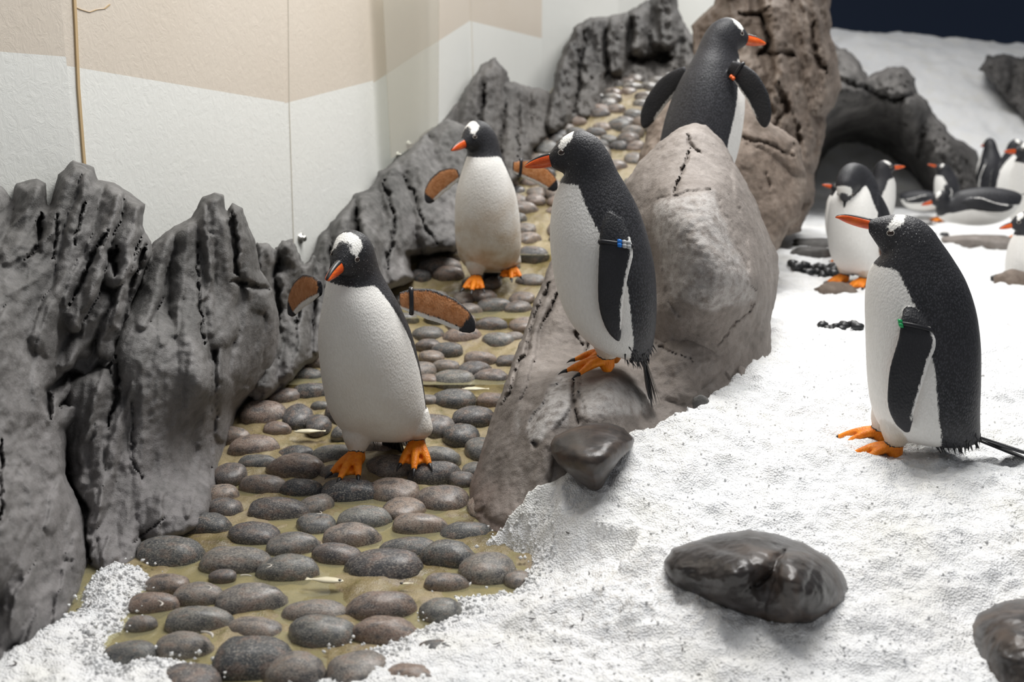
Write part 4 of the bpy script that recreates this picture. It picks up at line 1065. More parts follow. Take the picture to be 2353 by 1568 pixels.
def torus(name, R0, r0, sx=1, sz=1, n=24, m=8, ax='Y'):
    V = []
    for i in range(n):
        a = 2 * np.pi * i / n
        for j in range(m):
            b = 2 * np.pi * j / m
            rr = R0 + r0 * math.cos(b)
            V.append((rr * math.cos(a) * sx, r0 * math.sin(b), rr * math.sin(a) * sz))
    F = [(i * m + j, i * m + (j + 1) % m, ((i + 1) % n) * m + (j + 1) % m, ((i + 1) % n) * m + j) for i in range(n) for j in range(m)]
    return mesh_from(name, V, F)

def flipper_rings(stations, thick, m=24, n=40):
    """stations: leading point, trailing point (3D); outer normal sign given by caller"""
    Ld = catmull([a for a, b in stations], n); Tr = catmull([b for a, b in stations], n)
    return Ld, Tr
def add_flipper(src, Ld, Tr, outer, Ltot, thick=0.0075, xf=lambda v: v):
    n = len(Ld); m = 28
    ph = np.linspace(0, 2 * np.pi, m, endpoint=False)
    c = (Ld + Tr) / 2; h = (Ld - Tr) / 2
    span = np.gradient(c, axis=0)
    N = np.cross(span, h); N /= np.maximum(np.linalg.norm(N, axis=1), 1e-9)[:, None]
    sgn = np.sign((N * outer).sum(1)); N *= np.where(sgn == 0, 1, sgn)[:, None]
    hc = np.linalg.norm(h, axis=1)
    th = np.minimum(thick * np.linspace(1.35, 0.8, n), 0.8 * hc + 0.002)
    cs, sn = np.cos(ph), np.sin(ph)
    rings = c[:, None] + h[:, None] * cs[None, :, None] + N[:, None] * (np.sign(sn) * np.abs(sn) ** 0.8)[None, :, None] * th[:, None, None]
    V, F = loft(rings)
    s = np.linspace(0, 1, n)[:, None] * np.ones(m)[None]
    C = np.ones(n)[:, None] * cs[None]; H = hc[:, None] * np.ones(m)[None]
    out_side = np.ones(n)[:, None] * (sn >= -0.05)[None]
    w_out = (-C - 0.78) * H * 1.0
    w_out = np.minimum(w_out, (0.80 - s) * 0.08)
    w_out = np.where(s < 0.16, -0.01, w_out)
    lim = 0.84 + 0.05 * C
    u_in = np.minimum(np.minimum((lim - s) * Ltot, (0.80 - C) * H), (C + 0.66) * H)
    w_in = np.minimum((-C - 0.66) * H, (lim - s) * Ltot)
    w = np.where(out_side, w_out, w_in); u = np.where(out_side, -0.01, u_in)
    pad = lambda a, v: np.r_[a.ravel(), v, v]
    src.add(xf(V), F, w=pad(w, -0.01), u=pad(u, -0.01), back=0.12)
    return c, h, N

def penguin(label, loc, yaw, spec=SPEC_UP, scale=1.0, head=(0, 0, 0), lean=0.0, width=1.0, flip=None, feet=None, voxel=0.0032, bands=(),
            soil=0.0, body_pitch=0.0, lift=0.0, headw=(4.5, 8.0), near=True, group=None, tail_dir=None, has_feet=True, fleck=0.0, head_off=(0, 0, 0), phiw=None, tail=True, body_up=0.0):
    rg = spec['rings'].copy()
    rg[:, 4] *= width
    rg[:, 1] += body_up * sstep(12, 14, np.arange(len(rg))); rg[:, 3] += body_up * sstep(12, 14, np.arange(len(rg)))
    nr = 96; m = 84
    rr = catmull(rg, nr); tt = np.linspace(0, len(rg) - 1, nr)
    Fp, Bp, hw = rr[:, 0:2], rr[:, 2:4], np.maximum(rr[:, 4], 0.002)
    ph = np.linspace(-np.pi, np.pi, m, endpoint=False)
    cs, sn = np.cos(ph), np.sin(ph)
    cen = (Fp + Bp) / 2; hv = (Fp - Bp) / 2
    bx = np.sign(cs) * np.abs(cs) ** 0.92; by = np.sign(sn) * np.abs(sn) ** 0.92
    X = cen[:, None, 0] + hv[:, None, 0] * bx; Z = cen[:, None, 1] + hv[:, None, 1] * bx; Yv = hw[:, None] * by
    raw = np.stack([X, Yv, Z], -1)
    piv3 = np.array([(rg[6, 0] + rg[6, 2]) / 2, 0, (rg[6, 1] + rg[6, 3]) / 2])
    W = 1 - sstep(headw[0], headw[1], tt)
    hoff = np.array(head_off, float)
    def bend(p, w):
        Rm = rotm(head[0] * w, head[1] * w, head[2] * w)
        return (p - piv3) @ Rm.T + piv3 + hoff * w
    def body_xf(p):
        p = np.array(p, float)
        p[..., 1] = p[..., 1] + lean * p[..., 2]
        if body_pitch:
            p = p @ np.array(Matrix.Rotation(body_pitch, 3, 'Y')).T
        p = p * scale
        p[..., 2] += lift
        return p
    bent = np.stack([bend(raw[i], W[i]) for i in range(nr)])
    V, F = loft(body_xf(bent))
    zt = spec['throat']
    Rr = (0.5 * (np.linalg.norm(hv, axis=1) + hw))[:, None] * np.ones(m)
    zs = np.array([0.0, 0.10, 0.25, 0.40, zt]); pw = phiw or (1.62, 1.72, 1.66, 1.50, 1.30)
    pz = np.interp(raw[..., 2], zs, pw)
    a1 = (pz - np.abs(ph)[None]) * Rr; a2 = (zt - raw[..., 2]) + 0.10 * 0
    k = 0.018
    hh = np.clip(0.5 + 0.5 * (a2 - a1) / k, 0, 1)
    wv = a2 * (1 - hh) + a1 * hh - k * hh * (1 - hh)
    wv = np.where((tt < 4.6)[:, None], -0.05, wv)
    # white head band from eye to eye over the crown
    p0, p1 = spec['patch']
    d = p1 - p0; L = np.linalg.norm(d); d /= L; nn = np.array([-d[1], d[0]])
    qx = raw[..., 0] - p0[0]; qz = raw[..., 2] - p0[1]
    al = qx * d[0] + qz * d[1]; ac = qx * nn[0] + qz * nn[1]
    wid = 0.86 * spec['pw'] * (0.55 + 0.75 * np.clip(al / L, 0, 0.6) - 0.76 * sstep(0.55, 0.95, al / L))
    pv = np.minimum(wid - np.abs(ac), al + 0.002)
    pv = np.where((tt < 5)[:, None], pv, -0.05)
    back = (0.35 + 0.65 * sstep(5.5, 8.0, tt))[:, None] * np.ones(m)
    fl = (1 - sstep(4.5, 6.5, tt))[:, None] * np.ones(m) * fleck
    so = soil * (1 - sstep(0.04, 0.46, raw[..., 2])) + 0.9 * (1 - sstep(0.035, 0.075, raw[..., 2])) * 0.5
    pad = lambda a: np.r_[a.ravel(), a[0].mean(), a[-1].mean()]
    src = Src()
    src.add(V, F, w=pad(wv), p=pad(pv), back=pad(back), fleck=pad(fl), soil=pad(so))
    # flippers
    flip = flip or {1: ('hang',), -1: ('hang',)}
    fl_info = {}
    for side, spc in flip.items():
        if spc[0] == 'hang':
            off = spc[1] if len(spc) > 1 else 0.0
            st = []
            for f, b, y in spec['hang']:
                yy = side * (y * width + 0.004)
                st.append((np.array([f[0], yy, f[1]]), np.array([b[0] - off, yy * 0.985, b[1]])))
            Ld = catmull([a for a, b in st], 44); Tr = catmull([b for a, b in st], 44)
            outer = np.array([0, side, 0.0]); Lt = 0.28
        else:
            _, elev, sweep, Lt, bendk, twist, root = spc
            n = 44; s = np.linspace(0, 1, n)
            hcw = np.interp(s, [0, 0.12, 0.35, 0.65, 0.85, 0.95, 1.0], [0.020, 0.030, 0.040, 0.038, 0.030, 0.019, 0.006])
            e = elev + bendk * s; pos = np.zeros((n, 3)); S = np.stack([-np.sin(sweep) * np.cos(e), side * np.cos(sweep) * np.cos(e), -np.sin(e)], -1)
            pos[0] = [root[0], side * root[1], root[2]]
            for i in range(1, n): pos[i] = pos[i - 1] + S[i] * Lt / (n - 1)
            up = np.array([0, 0, 1.0])
            Cv = up - (S @ up)[:, None] * S; Cv /= np.linalg.norm(Cv, axis=1)[:, None]
            Bv = np.cross(S, Cv)
            Bv *= np.where(Bv[:, :1] < 0, 1, -1)        # points backwards (outer face)
            Cv = Cv * math.cos(twist) + Bv * math.sin(twist)
            Nn = np.cross(S, Cv); Nn *= np.where((Nn * Bv).sum(1) < 0, -1, 1)[:, None]
            mid = pos - Cv * (0.030 * s ** 2.2)[:, None]
            Ld = mid + Cv * hcw[:, None]; Tr = mid - Cv * hcw[:, None]
            outer = Nn
        c, h, N = add_flipper(src, Ld, Tr, outer, Lt, xf=body_xf)
        fl_info[side] = (c, h, N)
    # legs and feet
    root = thing('penguin', label, 'penguin', loc, (0, 0, yaw), group)
    claws = []
    if has_feet:
        feet = feet or [(0.0, 0.055, 0, 0.12, 0), (0.0, -0.055, 0, -0.12, 0)]
        for (fx, fy, fz, fyaw, fpitch) in feet:
            Rf = np.array(Matrix.Rotation(fyaw, 3, 'Z') @ Matrix.Rotation(fpitch, 3, 'Y'))
            fo = np.array([fx, fy, fz])
            tf = lambda v: (np.asarray(v, float) @ Rf.T) * scale + fo * scale + np.array([0, 0, 0.0])
            # shank
            pts = [np.array([fx * 0.35 - 0.02, fy * 0.70, 0.14]), np.array([fx * 0.6 - 0.012, fy, 0.085]), np.array([fx - 0.010, fy, fz + 0.045])]
            cl = catmull(pts, 14); rad = np.interp(np.linspace(0, 1, 14), [0, 0.5, 1], [0.058, 0.044, 0.023])
            th = np.linspace(0, 2 * np.pi, 20, endpoint=False)
            rings = np.stack([np.stack([c[0] + r * np.cos(th), c[1] + r * np.sin(th), np.full(20, c[2])], -1) for c, r in zip(cl, rad)])
            LV, LF = loft(rings * scale)
            src.add(LV, LF, w=0.02, soil=np.r_[np.repeat(np.linspace(0.1, 0.8, 14), 20), 0.1, 0.8])
            ankle = np.array([-0.010, 0, 0.040])
            ang = [(-0.50, 0.080), (0.0, 0.098), (0.50, 0.080)]
            tips = [np.array([L_ * math.cos(a), L_ * math.sin(a), 0.010]) for a, L_ in ang]
            for tp in tips:
                mid = ankle * 0.45 + tp * 0.55 + np.array([0, 0, 0.008])
                cl = catmull([ankle, mid, tp], 12); rad = np.interp(np.linspace(0, 1, 12), [0, 0.4, 0.8, 1], [0.017, 0.0115, 0.0095, 0.0065])
                dv = (tp - ankle); dv[2] = 0; dv /= np.linalg.norm(dv); sd = np.array([-dv[1], dv[0], 0])
                rings = np.stack([c + np.cos(th)[:, None] * sd * r * 1.05 + np.sin(th)[:, None] * np.array([0, 0, 1.0]) * r * 0.9 for c, r in zip(cl, rad)])
                TV, TF = loft(rings); src.add(tf(TV), TF, o=0.02)
                claws.append((tf(tp + dv * -0.002), fyaw + math.atan2(dv[1], dv[0]), fpitch))
            # ankle knob
            rings = np.stack([ankle + np.array([0, 0, z_]) + np.stack([r * np.cos(th), r * np.sin(th), 0 * th], -1) for z_, r in ((-0.034, 0.012), (-0.02, 0.020), (0.0, 0.0195), (0.012, 0.0185))])
            KV, KF = loft(rings); src.add(tf(KV), KF, o=0.02)
            # web
            for a, b in ((0, 1), (1, 2)):
                t1, t2 = tips[a] * 0.86, tips[b] * 0.86
                tm = (t1 + t2) / 2 * 0.86
                poly = [np.array([0.0, 0, 0.028]), t1 + [0, 0, 0.004], tm + [0, 0, 0.003], t2 + [0, 0, 0.004]]
                top = [p + np.array([0, 0, 0.0045]) for p in poly]; bot = [p - np.array([0, 0, 0.0045]) for p in poly]
                WV = top + bot
                WF = [(0, 1, 2, 3), (7, 6, 5, 4)] + [(k_, k_ + 4, (k_ + 1) % 4 + 4, (k_ + 1) % 4) for k_ in range(4)]
                src.add(tf(WV), WF, o=0.02)
    SV = np.vstack(src.V)
    A = {k: np.concatenate(v) for k, v in src.A.items()}
    sm = mesh_from('src', SV, src.F)
    tmp = bpy.data.objects.new('tmp', sm); col.objects.link(tmp)
    md = tmp.modifiers.new('r', 'REMESH'); md.mode = 'VOXEL'; md.voxel_size = voxel; md.use_smooth_shade = True
    ms = tmp.modifiers.new('s', 'SMOOTH'); ms.factor = 0.5; ms.iterations = 3
    dg = bpy.context.evaluated_depsgraph_get(); dg.update()
    me = bpy.data.meshes.new_from_object(tmp.evaluated_get(dg))
    me.name = 'body'
    # carry the colour fields over
    tris = []
    for f in src.F:
        for j in range(1, len(f) - 1): tris.append((f[0], f[j], f[j + 1]))
    bvh = BVHTree.FromPolygons([tuple(v) for v in SV], tris)
    TA = np.array(tris)
    nv = len(me.vertices); co = np.empty(nv * 3, np.float32); me.vertices.foreach_get('co', co); co = co.reshape(-1, 3)
    fi = np.empty(nv, int); hit = np.empty((nv, 3))
    fn = bvh.find_nearest
    for i, v in enumerate(co.tolist()):
        r = fn(v); hit[i] = r[0]; fi[i] = r[2]
    T3 = TA[fi]; a, b, c_ = SV[T3[:, 0]], SV[T3[:, 1]], SV[T3[:, 2]]
    v0, v1, v2 = b - a, c_ - a, hit - a
    d00, d01, d11 = (v0 * v0).sum(1), (v0 * v1).sum(1), (v1 * v1).sum(1); d20, d21 = (v2 * v0).sum(1), (v2 * v1).sum(1)
    den = np.maximum(d00 * d11 - d01 * d01, 1e-18)
    bv = np.clip((d11 * d20 - d01 * d21) / den, 0, 1); bw = np.clip((d00 * d21 - d01 * d20) / den, 0, 1)
    for k_ in KEYS:
        s_ = A[k_]; set_attr(me, k_, s_[T3[:, 0]] * (1 - bv - bw) + s_[T3[:, 1]] * bv + s_[T3[:, 2]] * bw)
    bpy.data.objects.remove(tmp); bpy.data.meshes.remove(sm)
    me.materials.clear(); me.materials.append(M['plume'])
    me.polygons.foreach_set('use_smooth', np.ones(len(me.polygons), bool))
    obj('body', me, None, root)
    # beak
    top = catmull(spec['bill_top'], 16); bot = catmull(spec['bill_bot'], 16)
    t = np.linspace(0, 1, 16); bw_ = np.interp(t, [0, 0.3, 0.75, 1], [0.0135, 0.0105, 0.0065, 0.0020]) * (spec['s'] / 0.00116)
    th = np.linspace(0, 2 * np.pi, 20, endpoint=False)
    def bill(tp, bt, wd, nm, mat):
        ce = (tp + bt) / 2; hv_ = (tp - bt) / 2
        rings = np.stack([np.stack([ce[i, 0] + hv_[i, 0] * np.sin(th), wd[i] * np.cos(th), ce[i, 1] + hv_[i, 1] * np.sin(th)], -1) for i in range(16)])
        BV, BF = loft(rings)
        return obj(nm, mesh_from(nm, body_xf(bend(BV, 1.0)), BF), mat, None)
    bk = bill(top, bot, bw_, 'beak', M['beak']); bk.parent = root
    up = top + (top - bot) * 0.06; cu_bot = top * 0.66 + bot * 0.34
    ext = np.array([[-0.003, 0]]) * 0
    cu = bill(up, cu_bot, bw_ * 0.62, 'culmen', M['black']); cu.parent = bk
    # eyes
    for side in (1, -1):
        e = spec['eye']
        dd = (cen[:, 0] - e[0]) ** 2 + (cen[:, 1] - e[1]) ** 2
        # lateral position: interpolate the skin at that side point
        q = raw.reshape(-1, 3); msk = (q[:, 1] * side > 0)
        dist = (q[:, 0] - e[0]) ** 2 + (q[:, 2] - e[1]) ** 2 + np.where(msk, 0, 9)
        y_e = q[np.argsort(dist)[:4], 1].mean()
        c3 = np.array([e[0], y_e * 0.985, e[1]])
        out = np.array([0.28, side * 0.93, 0.22]); out /= np.linalg.norm(out)
        p = body_xf(bend(c3, 1.0)[None])[0]
        o1 = body_xf(bend(c3 + out * 0.01, 1.0)[None])[0] - p
        nrm = Vector(o1).normalized()
        qn = Vector((0, 1, 0)).rotation_difference(nrm)
        if 'eye' not in _cache:
            _cache['eye'] = uv_sphere('eye', (0.0080, 0.0052, 0.0062)); _cache['ring'] = torus('eye_ring', 0.0076, 0.0009, 1.1, 0.84)
        eo = obj('eye', _cache['eye'], M['eye'], root); eo.location = p; eo.rotation_mode = 'QUATERNION'; eo.rotation_quaternion = qn
        ro = obj('eye_ring', _cache['ring'], M['eyering'], eo); ro.location = (0, 0.0012, 0)
    # claws
    for (p, a, pt) in claws:
        if 'claw' not in _cache: _cache['claw'] = claw_mesh()
        o = obj('claw', _cache['claw'], M['black'], root); o.location = p; o.rotation_euler = (0, pt, a)
    # tail
    if tail:
        tb, te = spec['tail']
        tdir = np.array([te[0] - tb[0], 0, te[1] - tb[1]]); Lt = np.linalg.norm(tdir)
        if tail_dir is not None:
            tdir = np.array([tail_dir[0], 0, tail_dir[1]]) * Lt / math.hypot(*tail_dir)
        tip = np.array([tb[0], 0, tb[1]]) + tdir
        nf = 9 if near else 1
        if 'feather' not in _cache:
            _cache['feather'] = feather_mesh(1.0, 0.075); _cache['fan'] = feather_mesh(1.0, 0.20, 'tail')
        for k_ in range(nf):
            f = (k_ - (nf - 1) / 2) / max(1, (nf - 1) / 2) if nf > 1 else 0
            b0 = np.array([tb[0] + 0.012, f * 0.020, tb[1] + 0.010 - 0.006 * abs(f)])
            t0 = tip + np.array([0.018 * abs(f) * rs.uniform(0.6, 1.6), f * 0.034, -0.012 * abs(f) + rs.uniform(-0.012, 0.012)])
            b1, t1 = body_xf(np.array([b0, t0]))
            dv = Vector(t1 - b1)
            o = obj('tail_feather' if near else 'tail', _cache['feather' if near else 'fan'], M['tail'], root)
            o.location = b1; o.rotation_mode = 'QUATERNION'; o.rotation_quaternion = dv.to_track_quat('X', 'Z')
            o.scale = (dv.length * (1 - 0.10 * abs(f)),) * 3
        if near:
            # ragged fringe of short feathers along the lower edge of the back
            FV, FF = [], []
            for k_ in range(70):
                side = -1 if k_ % 2 else 1
                ri = int(np.interp(rs.uniform(0, 1), [0, 1], [nr * 0.80, nr * 0.955])); 
                pa = rs.uniform(1.75, 3.10) * side
                j = int((pa + np.pi) / (2 * np.pi) * m) % m
                p = raw[ri, j].copy(); dn = np.array([-0.35, 0.04 * side, -1.0]) + rs.normal(size=3) * 0.18; dn /= np.linalg.norm(dn)
                L_ = rs.uniform(0.014, 0.028); sd = np.cross(dn, [0, side, 0.2]); sd /= max(np.linalg.norm(sd), 1e-6)
                q = [p - dn * 0.01 + sd * 0.0035, p - dn * 0.01 - sd * 0.0035, p - dn * 0.008 + np.array([0, side * 0.003, 0]), p + dn * L_]
                i0 = len(FV); FV += list(body_xf(np.array(q))); FF += [(i0, i0 + 1, i0 + 3), (i0 + 1, i0 + 2, i0 + 3), (i0 + 2, i0, i0 + 3), (i0, i0 + 2, i0 + 1)]
            obj('rump_feathers', mesh_from('rump_feathers', FV, FF), M['tail'], root, kind='stuff')
    # identity bands
    for (side, frac, beads) in bands:
        c, h, N = fl_info[side]; i = int(frac * (len(c) - 1))
        sp_ = c[i + 1] - c[i - 1]; sp_ /= np.linalg.norm(sp_)
        hx = np.linalg.norm(h[i]); hd = h[i] / hx; nd = N[i]
        th2 = np.linspace(0, 2 * np.pi, 28, endpoint=False); BV = []; m2 = 8
        for a in th2:
            base_ = c[i] + hd * (hx + 0.003) * math.cos(a) + nd * 0.0135 * math.sin(a)
            o_ = hd * math.cos(a) * 0.5 + nd * math.sin(a); o_ /= np.linalg.norm(o_)
            for b in range(m2):
                bb = 2 * np.pi * b / m2
                BV.append(base_ + o_ * 0.0025 * math.cos(bb) + sp_ * 0.0055 * math.sin(bb))
        BF = [(i_ * m2 + j, i_ * m2 + (j + 1) % m2, ((i_ + 1) % 28) * m2 + (j + 1) % m2, ((i_ + 1) % 28) * m2 + j) for i_ in range(28) for j in range(m2)]
        bo = obj('flipper_band', mesh_from('flipper_band', body_xf(np.array(BV)), BF), M['band'], root)
        for (cc, ss, mt) in beads:
            p = c[i] + hd * hx * cc + nd * (0.018 + ss)
            V_, F_ = [], []
            rings = np.stack([p + sp_ * z_ + np.stack([hd * r_ * math.cos(a) + nd * r_ * math.sin(a) for a in np.linspace(0, 2 * np.pi, 12, endpoint=False)]) for z_, r_ in ((-0.010, 0.003), (-0.009, 0.0056), (-0.001, 0.0058), (0, 0.0042), (0.001, 0.0058), (0.009, 0.0056), (0.010, 0.003))])
            V_, F_ = loft(rings)
            obj('bead', mesh_from('bead', body_xf(V_), F_), M[mt], bo)
    return root

def at(px, py, d): return tuple(float(v) for v in P(px, py, d))
SPREAD = (0.015, 0.100, 0.455)
# penguin that walks towards the camera on the cobbles
pA = to_path(878, 1078)
penguin('white breasted penguin striding over wet cobbles, flippers out, head bowed, plain black flipper band', (float(pA[0]), float(pA[1]) , 0.028), R(-99), scale=1.06, head=(R(4), R(-7), R(-13)), lean=-0.085, width=0.99,
        flip={1: ('spread', R(2), R(18), 0.205, R(26), R(6), (0.03, 0.105, 0.445)), -1: ('spread', R(2), R(42), 0.215, R(34), R(6), (0.03, 0.100, 0.47))},
        feet=[(-0.045, 0.085, 0.012, 0.15, 0.16), (0.045, -0.055, 0.0, -0.15, 0.05)], bands=[(1, 0.16, [])], soil=0.25, fleck=0.7, headw=(4.0, 7.6))
# penguin behind it
pB = to_path(1126, 668)
penguin('penguin with soiled cream belly on upper cobbles, head turned, yellow tag on black flipper band', (float(pB[0]), float(pB[1]), float(pB[2]) + 0.02), R(-92), scale=1.02, head=(R(5), R(-42), R(0)), lean=-0.035, width=0.98,
        flip={1: ('spread', R(4), R(18), 0.200, R(28), R(0), (0.03, 0.105, 0.455)), -1: ('spread', R(16), R(20), 0.185, R(26), R(0), (0.03, 0.100, 0.43))},
        feet=[(-0.05, 0.075, 0.03, 0.1, 0.05), (0.04, -0.050, 0.0, -0.1, 0.05)], bands=[(1, 0.15, [(0.3, 0.0, 'blue'), (-0.5, 0.0, 'yellow')])], soil=1.0, voxel=0.004, headw=(3.8, 6.6))
# penguin on the ledge rock
penguin('penguin standing upright on the ledge rock in profile, blue and grey flipper beads', at(1385, 850, 2.76), R(177), fleck=0.4, phiw=(1.75, 1.98, 1.95, 1.55, 1.30),
        bands=[(1, 0.24, [(-0.15, 0.0, 'blue'), (-0.45, 0.0, 'greybead'), (-0.72, -0.001, 'greybead')])], feet=[(0.0, 0.04, 0, 0.12, 0), (-0.022, -0.055, 0.0, -0.12, 0)])
# penguin standing in the snow
pD = P(2045, 1045, 2.58)
penguin('plump hunched penguin in profile standing on open snow, green tag on its flipper band', (float(pD[0]), float(pD[1]), float(pD[2])), R(166), spec=SPEC_HUNCH, scale=1.0, fleck=1.0, tail_dir=(-0.135, -0.035), body_up=0.016,
        bands=[(1, 0.20, [(1.02, -0.012, 'green')])], feet=[(0.005, 0.05, 0, 0.1, 0), (0.03, -0.05, 0.006, -0.15, 0)])
# penguin seen from behind among the rocks
pE = P(1640, 380, 4.0)
penguin('penguin seen from behind beyond the pointed rock, flippers held out, head turned away', (float(P(1602, 300, 4.0)[0]), 4.0, 0.60), R(42), scale=1.10, head=(R(-4), R(-34), 0), lean=-0.07, width=1.0,
        flip={1: ('spread', R(30), R(12), 0.25, R(28), R(10), (0.0, 0.085, 0.46)), -1: ('spread', R(28), R(-12), 0.25, R(36), R(10), (0.0, 0.090, 0.475))},
        bands=[(-1, 0.14, [(-0.6, 0.0, 'orange')])], voxel=0.004, headw=(4.0, 7.0))
ellipsoid_rock('footing_rock', 'low brown rock hidden behind the pointed rock, carrying the penguin seen from behind', (float(P(1602, 300, 4.0)[0]), 4.0, 0.33), (0.16, 0.16, 0.27), M['rock_brown'], 3.3)

# ------------------------------------------------------------------ background colony
far = dict(voxel=0.0065, near=False)
def ground(px, d): 
    x = float(P(px, 500, d)[0]); return (x, d, snow_z(x, d) - 0.005)
penguin('penguin bending its neck to preen its breast behind the hunched penguin', ground(1972, 4.6), R(215), scale=0.94, head=(R(78), R(20), 0), headw=(4.0, 8.4), lean=0.0, head_off=(0.015, 0.0, -0.02), **far)
penguin('dark backed penguin close behind the preening penguin, bill raised', ground(1940, 5.15), R(172), scale=0.62, head=(R(-24), 0, 0), phiw=(1.2, 1.1, 1.0, 0.9, 0.8), tail=False, **far)
penguin('penguin whose bill tip shows above the back of the preening penguin', ground(2005, 5.6), R(-10), scale=0.74, head=(R(-20), 0, 0), tail=False, **far)
penguin('small far penguin standing in profile against the grey rock mass', ground(2160, 8.4), R(172), scale=0.74, spec=SPEC_HUNCH, **far)
penguin('far penguin facing forward with cream breast and dark raised head', ground(2305, 8.6), R(-70), scale=0.90, head=(R(-16), R(25), 0), **far)
penguin('far penguin with its dark back turned beside the grey rock mass', ground(2266, 9.2), R(100), scale=0.86, tail=False, **far)
penguin('tall penguin in profile standing behind the tail of the lying penguin', ground(2362, 6.7), R(180), scale=0.98, head=(R(-14), 0, 0), **far)
penguin('penguin lying on its belly on the snow with its bill to the rocks', ground(2345, 6.3), R(176), scale=0.86, body_pitch=R(82), head=(R(-78), 0, 0), headw=(3.0, 8.0), lift=0.19, has_feet=False, **far)
penguin('penguin lying curled at the mouth of the black hollow', ground(2062, 8.6), R(-35), scale=0.62, body_pitch=R(78), head=(R(-60), R(30), 0), headw=(3.0, 8.0), lift=0.13, has_feet=False, **far)
penguin('penguin sitting low on a nest of stones with its bright bill raised', (float(P(2372, 600, 4.9)[0]), 4.9, snow_z(float(P(2372, 600, 4.9)[0]), 4.9) - 0.20), R(180), scale=0.80, head=(R(2), 0, 0), has_feet=False, tail=False, **far)
penguin('tiny penguin head peeking over the crest of the far snow slope', (float(P(2138, 80, 13.2)[0]), 13.25, 1.10), R(-30), scale=0.86, has_feet=False, tail=False, voxel=0.012, near=False)

# ------------------------------------------------------------------ nest stones, flat rocks, fish, feathers
def flat_rock(px, py, d, w, label, mat='rock_brown', h=0.03, seed=1):
    x, y, z = at(px, py, d)
    z = snow_z(x, y)
    ellipsoid_rock('flat_rock', label, (x, y, z + 0.2 * h), (w, w * 0.55, h), M[mat], seed, n=12, amp=0.2)
flat_rock(1922, 655, 4.45, 0.085, 'flat brown rock beside an orange foot on the snow', seed=2, h=0.035)
flat_rock(1880, 545, 5.5, 0.13, 'flat dark rock on snow beside the dark backed penguin', 'rock_far', 0.03, 3)
flat_rock(1865, 580, 5.2, 0.10, 'flat grey rock on snow nearest the brown boulder', 'rock_far', 0.03, 4)
flat_rock(2255, 552, 6.1, 0.20, 'pale flat rock lying under the penguin on its belly', 'rock_tan', 0.05, 5)
flat_rock(2330, 680, 4.7, 0.10, 'brown nest rock under the low sitting penguin', 'rock_brown', 0.06, 6)
flat_rock(1610, 935, 2.74, 0.022, 'small grey rock poking out of snow near the ledge rock', 'rock_grey', 0.028, 7)
flat_rock(2095, 497, 8.0, 0.20, 'dark flat rock on the snow before the curled penguin', 'rock_far', 0.03, 8)
PEB = []
for k in range(4):
    n, m = 7, 10
    th = np.linspace(0, np.pi, n); ph = np.linspace(0, 2 * np.pi, m, endpoint=False)
    T, Ph = np.meshgrid(th, ph, indexing='ij')
    d = np.stack([np.sin(T) * np.cos(Ph), np.sin(T) * np.sin(Ph), np.cos(T)], -1)
    V = d * (1 + 0.3 * fbm(d[..., 0] * 1.4 + 9 * k, d[..., 1] * 1.4, d[..., 2] * 1.4, 2))[..., None]
    PEB.append(mesh_np('nest_pebble', V.reshape(-1, 3), grid_faces(m, n, True))); PEB[-1].materials.append(M['pebble'])
def pebbles(px, d, sx, sy, n, label, r, group):
    cx, cy, _ = ground(px, d)
    for i in range(n):
        x = cx + rs.uniform(-1, 1) * sx; y_ = cy + rs.uniform(-1, 1) * sy
        o = bpy.data.objects.new('nest_pebble', PEB[i % 4]); col.objects.link(o)
        s = r * rs.uniform(0.6, 1.25)
        o.location = (x, y_, snow_z(x, y_) + s * 0.45 + (0.5 * r if i % 3 == 0 else 0)); o.scale = (s * 1.3, s, s * 0.8); o.rotation_euler = (0, 0, rs.uniform(0, 6.28))
        o['label'] = label; o['category'] = 'pebble'; o['group'] = group
pebbles(1952, 3.55, 0.05, 0.06, 22, 'black pebble in the heap by the breast of the hunched penguin', 0.016, 'pebbles by the breast of the hunched penguin')
pebbles(2250, 3.5, 0.035, 0.05, 14, 'black pebble in the heap by the back of the hunched penguin', 0.016, 'pebbles by the back of the hunched penguin')
pebbles(1895, 4.95, 0.14, 0.08, 26, 'black pebble in the nest heap before the dark backed penguin', 0.022, 'pebbles before the dark backed penguin')
pebbles(2345, 4.75, 0.06, 0.05, 12, 'black pebble on the nest of the low sitting penguin', 0.026, 'pebbles of the low sitting penguin')
pebbles(2162, 7.0, 0.05, 0.03, 3, 'dark pebble alone on open snow before the far standing penguin', 0.022, 'lone pebbles on open snow')

def fish(px, py, L, rot, label):
    p = to_path(px, py)
    n, m = 22, 12
    t = np.linspace(0, 1, n); hgt = np.interp(t, [0, 0.06, 0.25, 0.5, 0.8, 0.9, 1.0], [0.012, 0.075, 0.135, 0.15, 0.05, 0.04, 0.09]) * L
    th = np.linspace(0, 2 * np.pi, m, endpoint=False)
    rings = np.stack([np.stack([np.full(m, (a - 0.5) * L), h * np.cos(th), 0.42 * h * np.sin(th) * (1 if a < 0.85 else 0.3)], -1) for a, h in zip(t, hgt)])
    V, F = loft(rings)
    r = thing('fish', label, 'fish', (float(p[0]), float(p[1]), float(p[2]) + 0.012), (0, 0, rot))
    obj('body', mesh_from('body', V, F), M['fish'], r)
    e = obj('eye', uv_sphere('eye', (0.004, 0.004, 0.002), 6), M['black'], r); e.location = (-0.40 * L, 0.02 * L, 0.030 * L)
fish(747, 1345, 0.085, R(172), 'small pale dead fish lying on the path near the biggest grey cobble')
fish(712, 1000, 0.095, R(4), 'slim pale dead fish on the path beside the foot of the striding penguin')
fish(1092, 902, 0.090, R(3), 'thin pale fish on the cobbles beside the ledge rock')
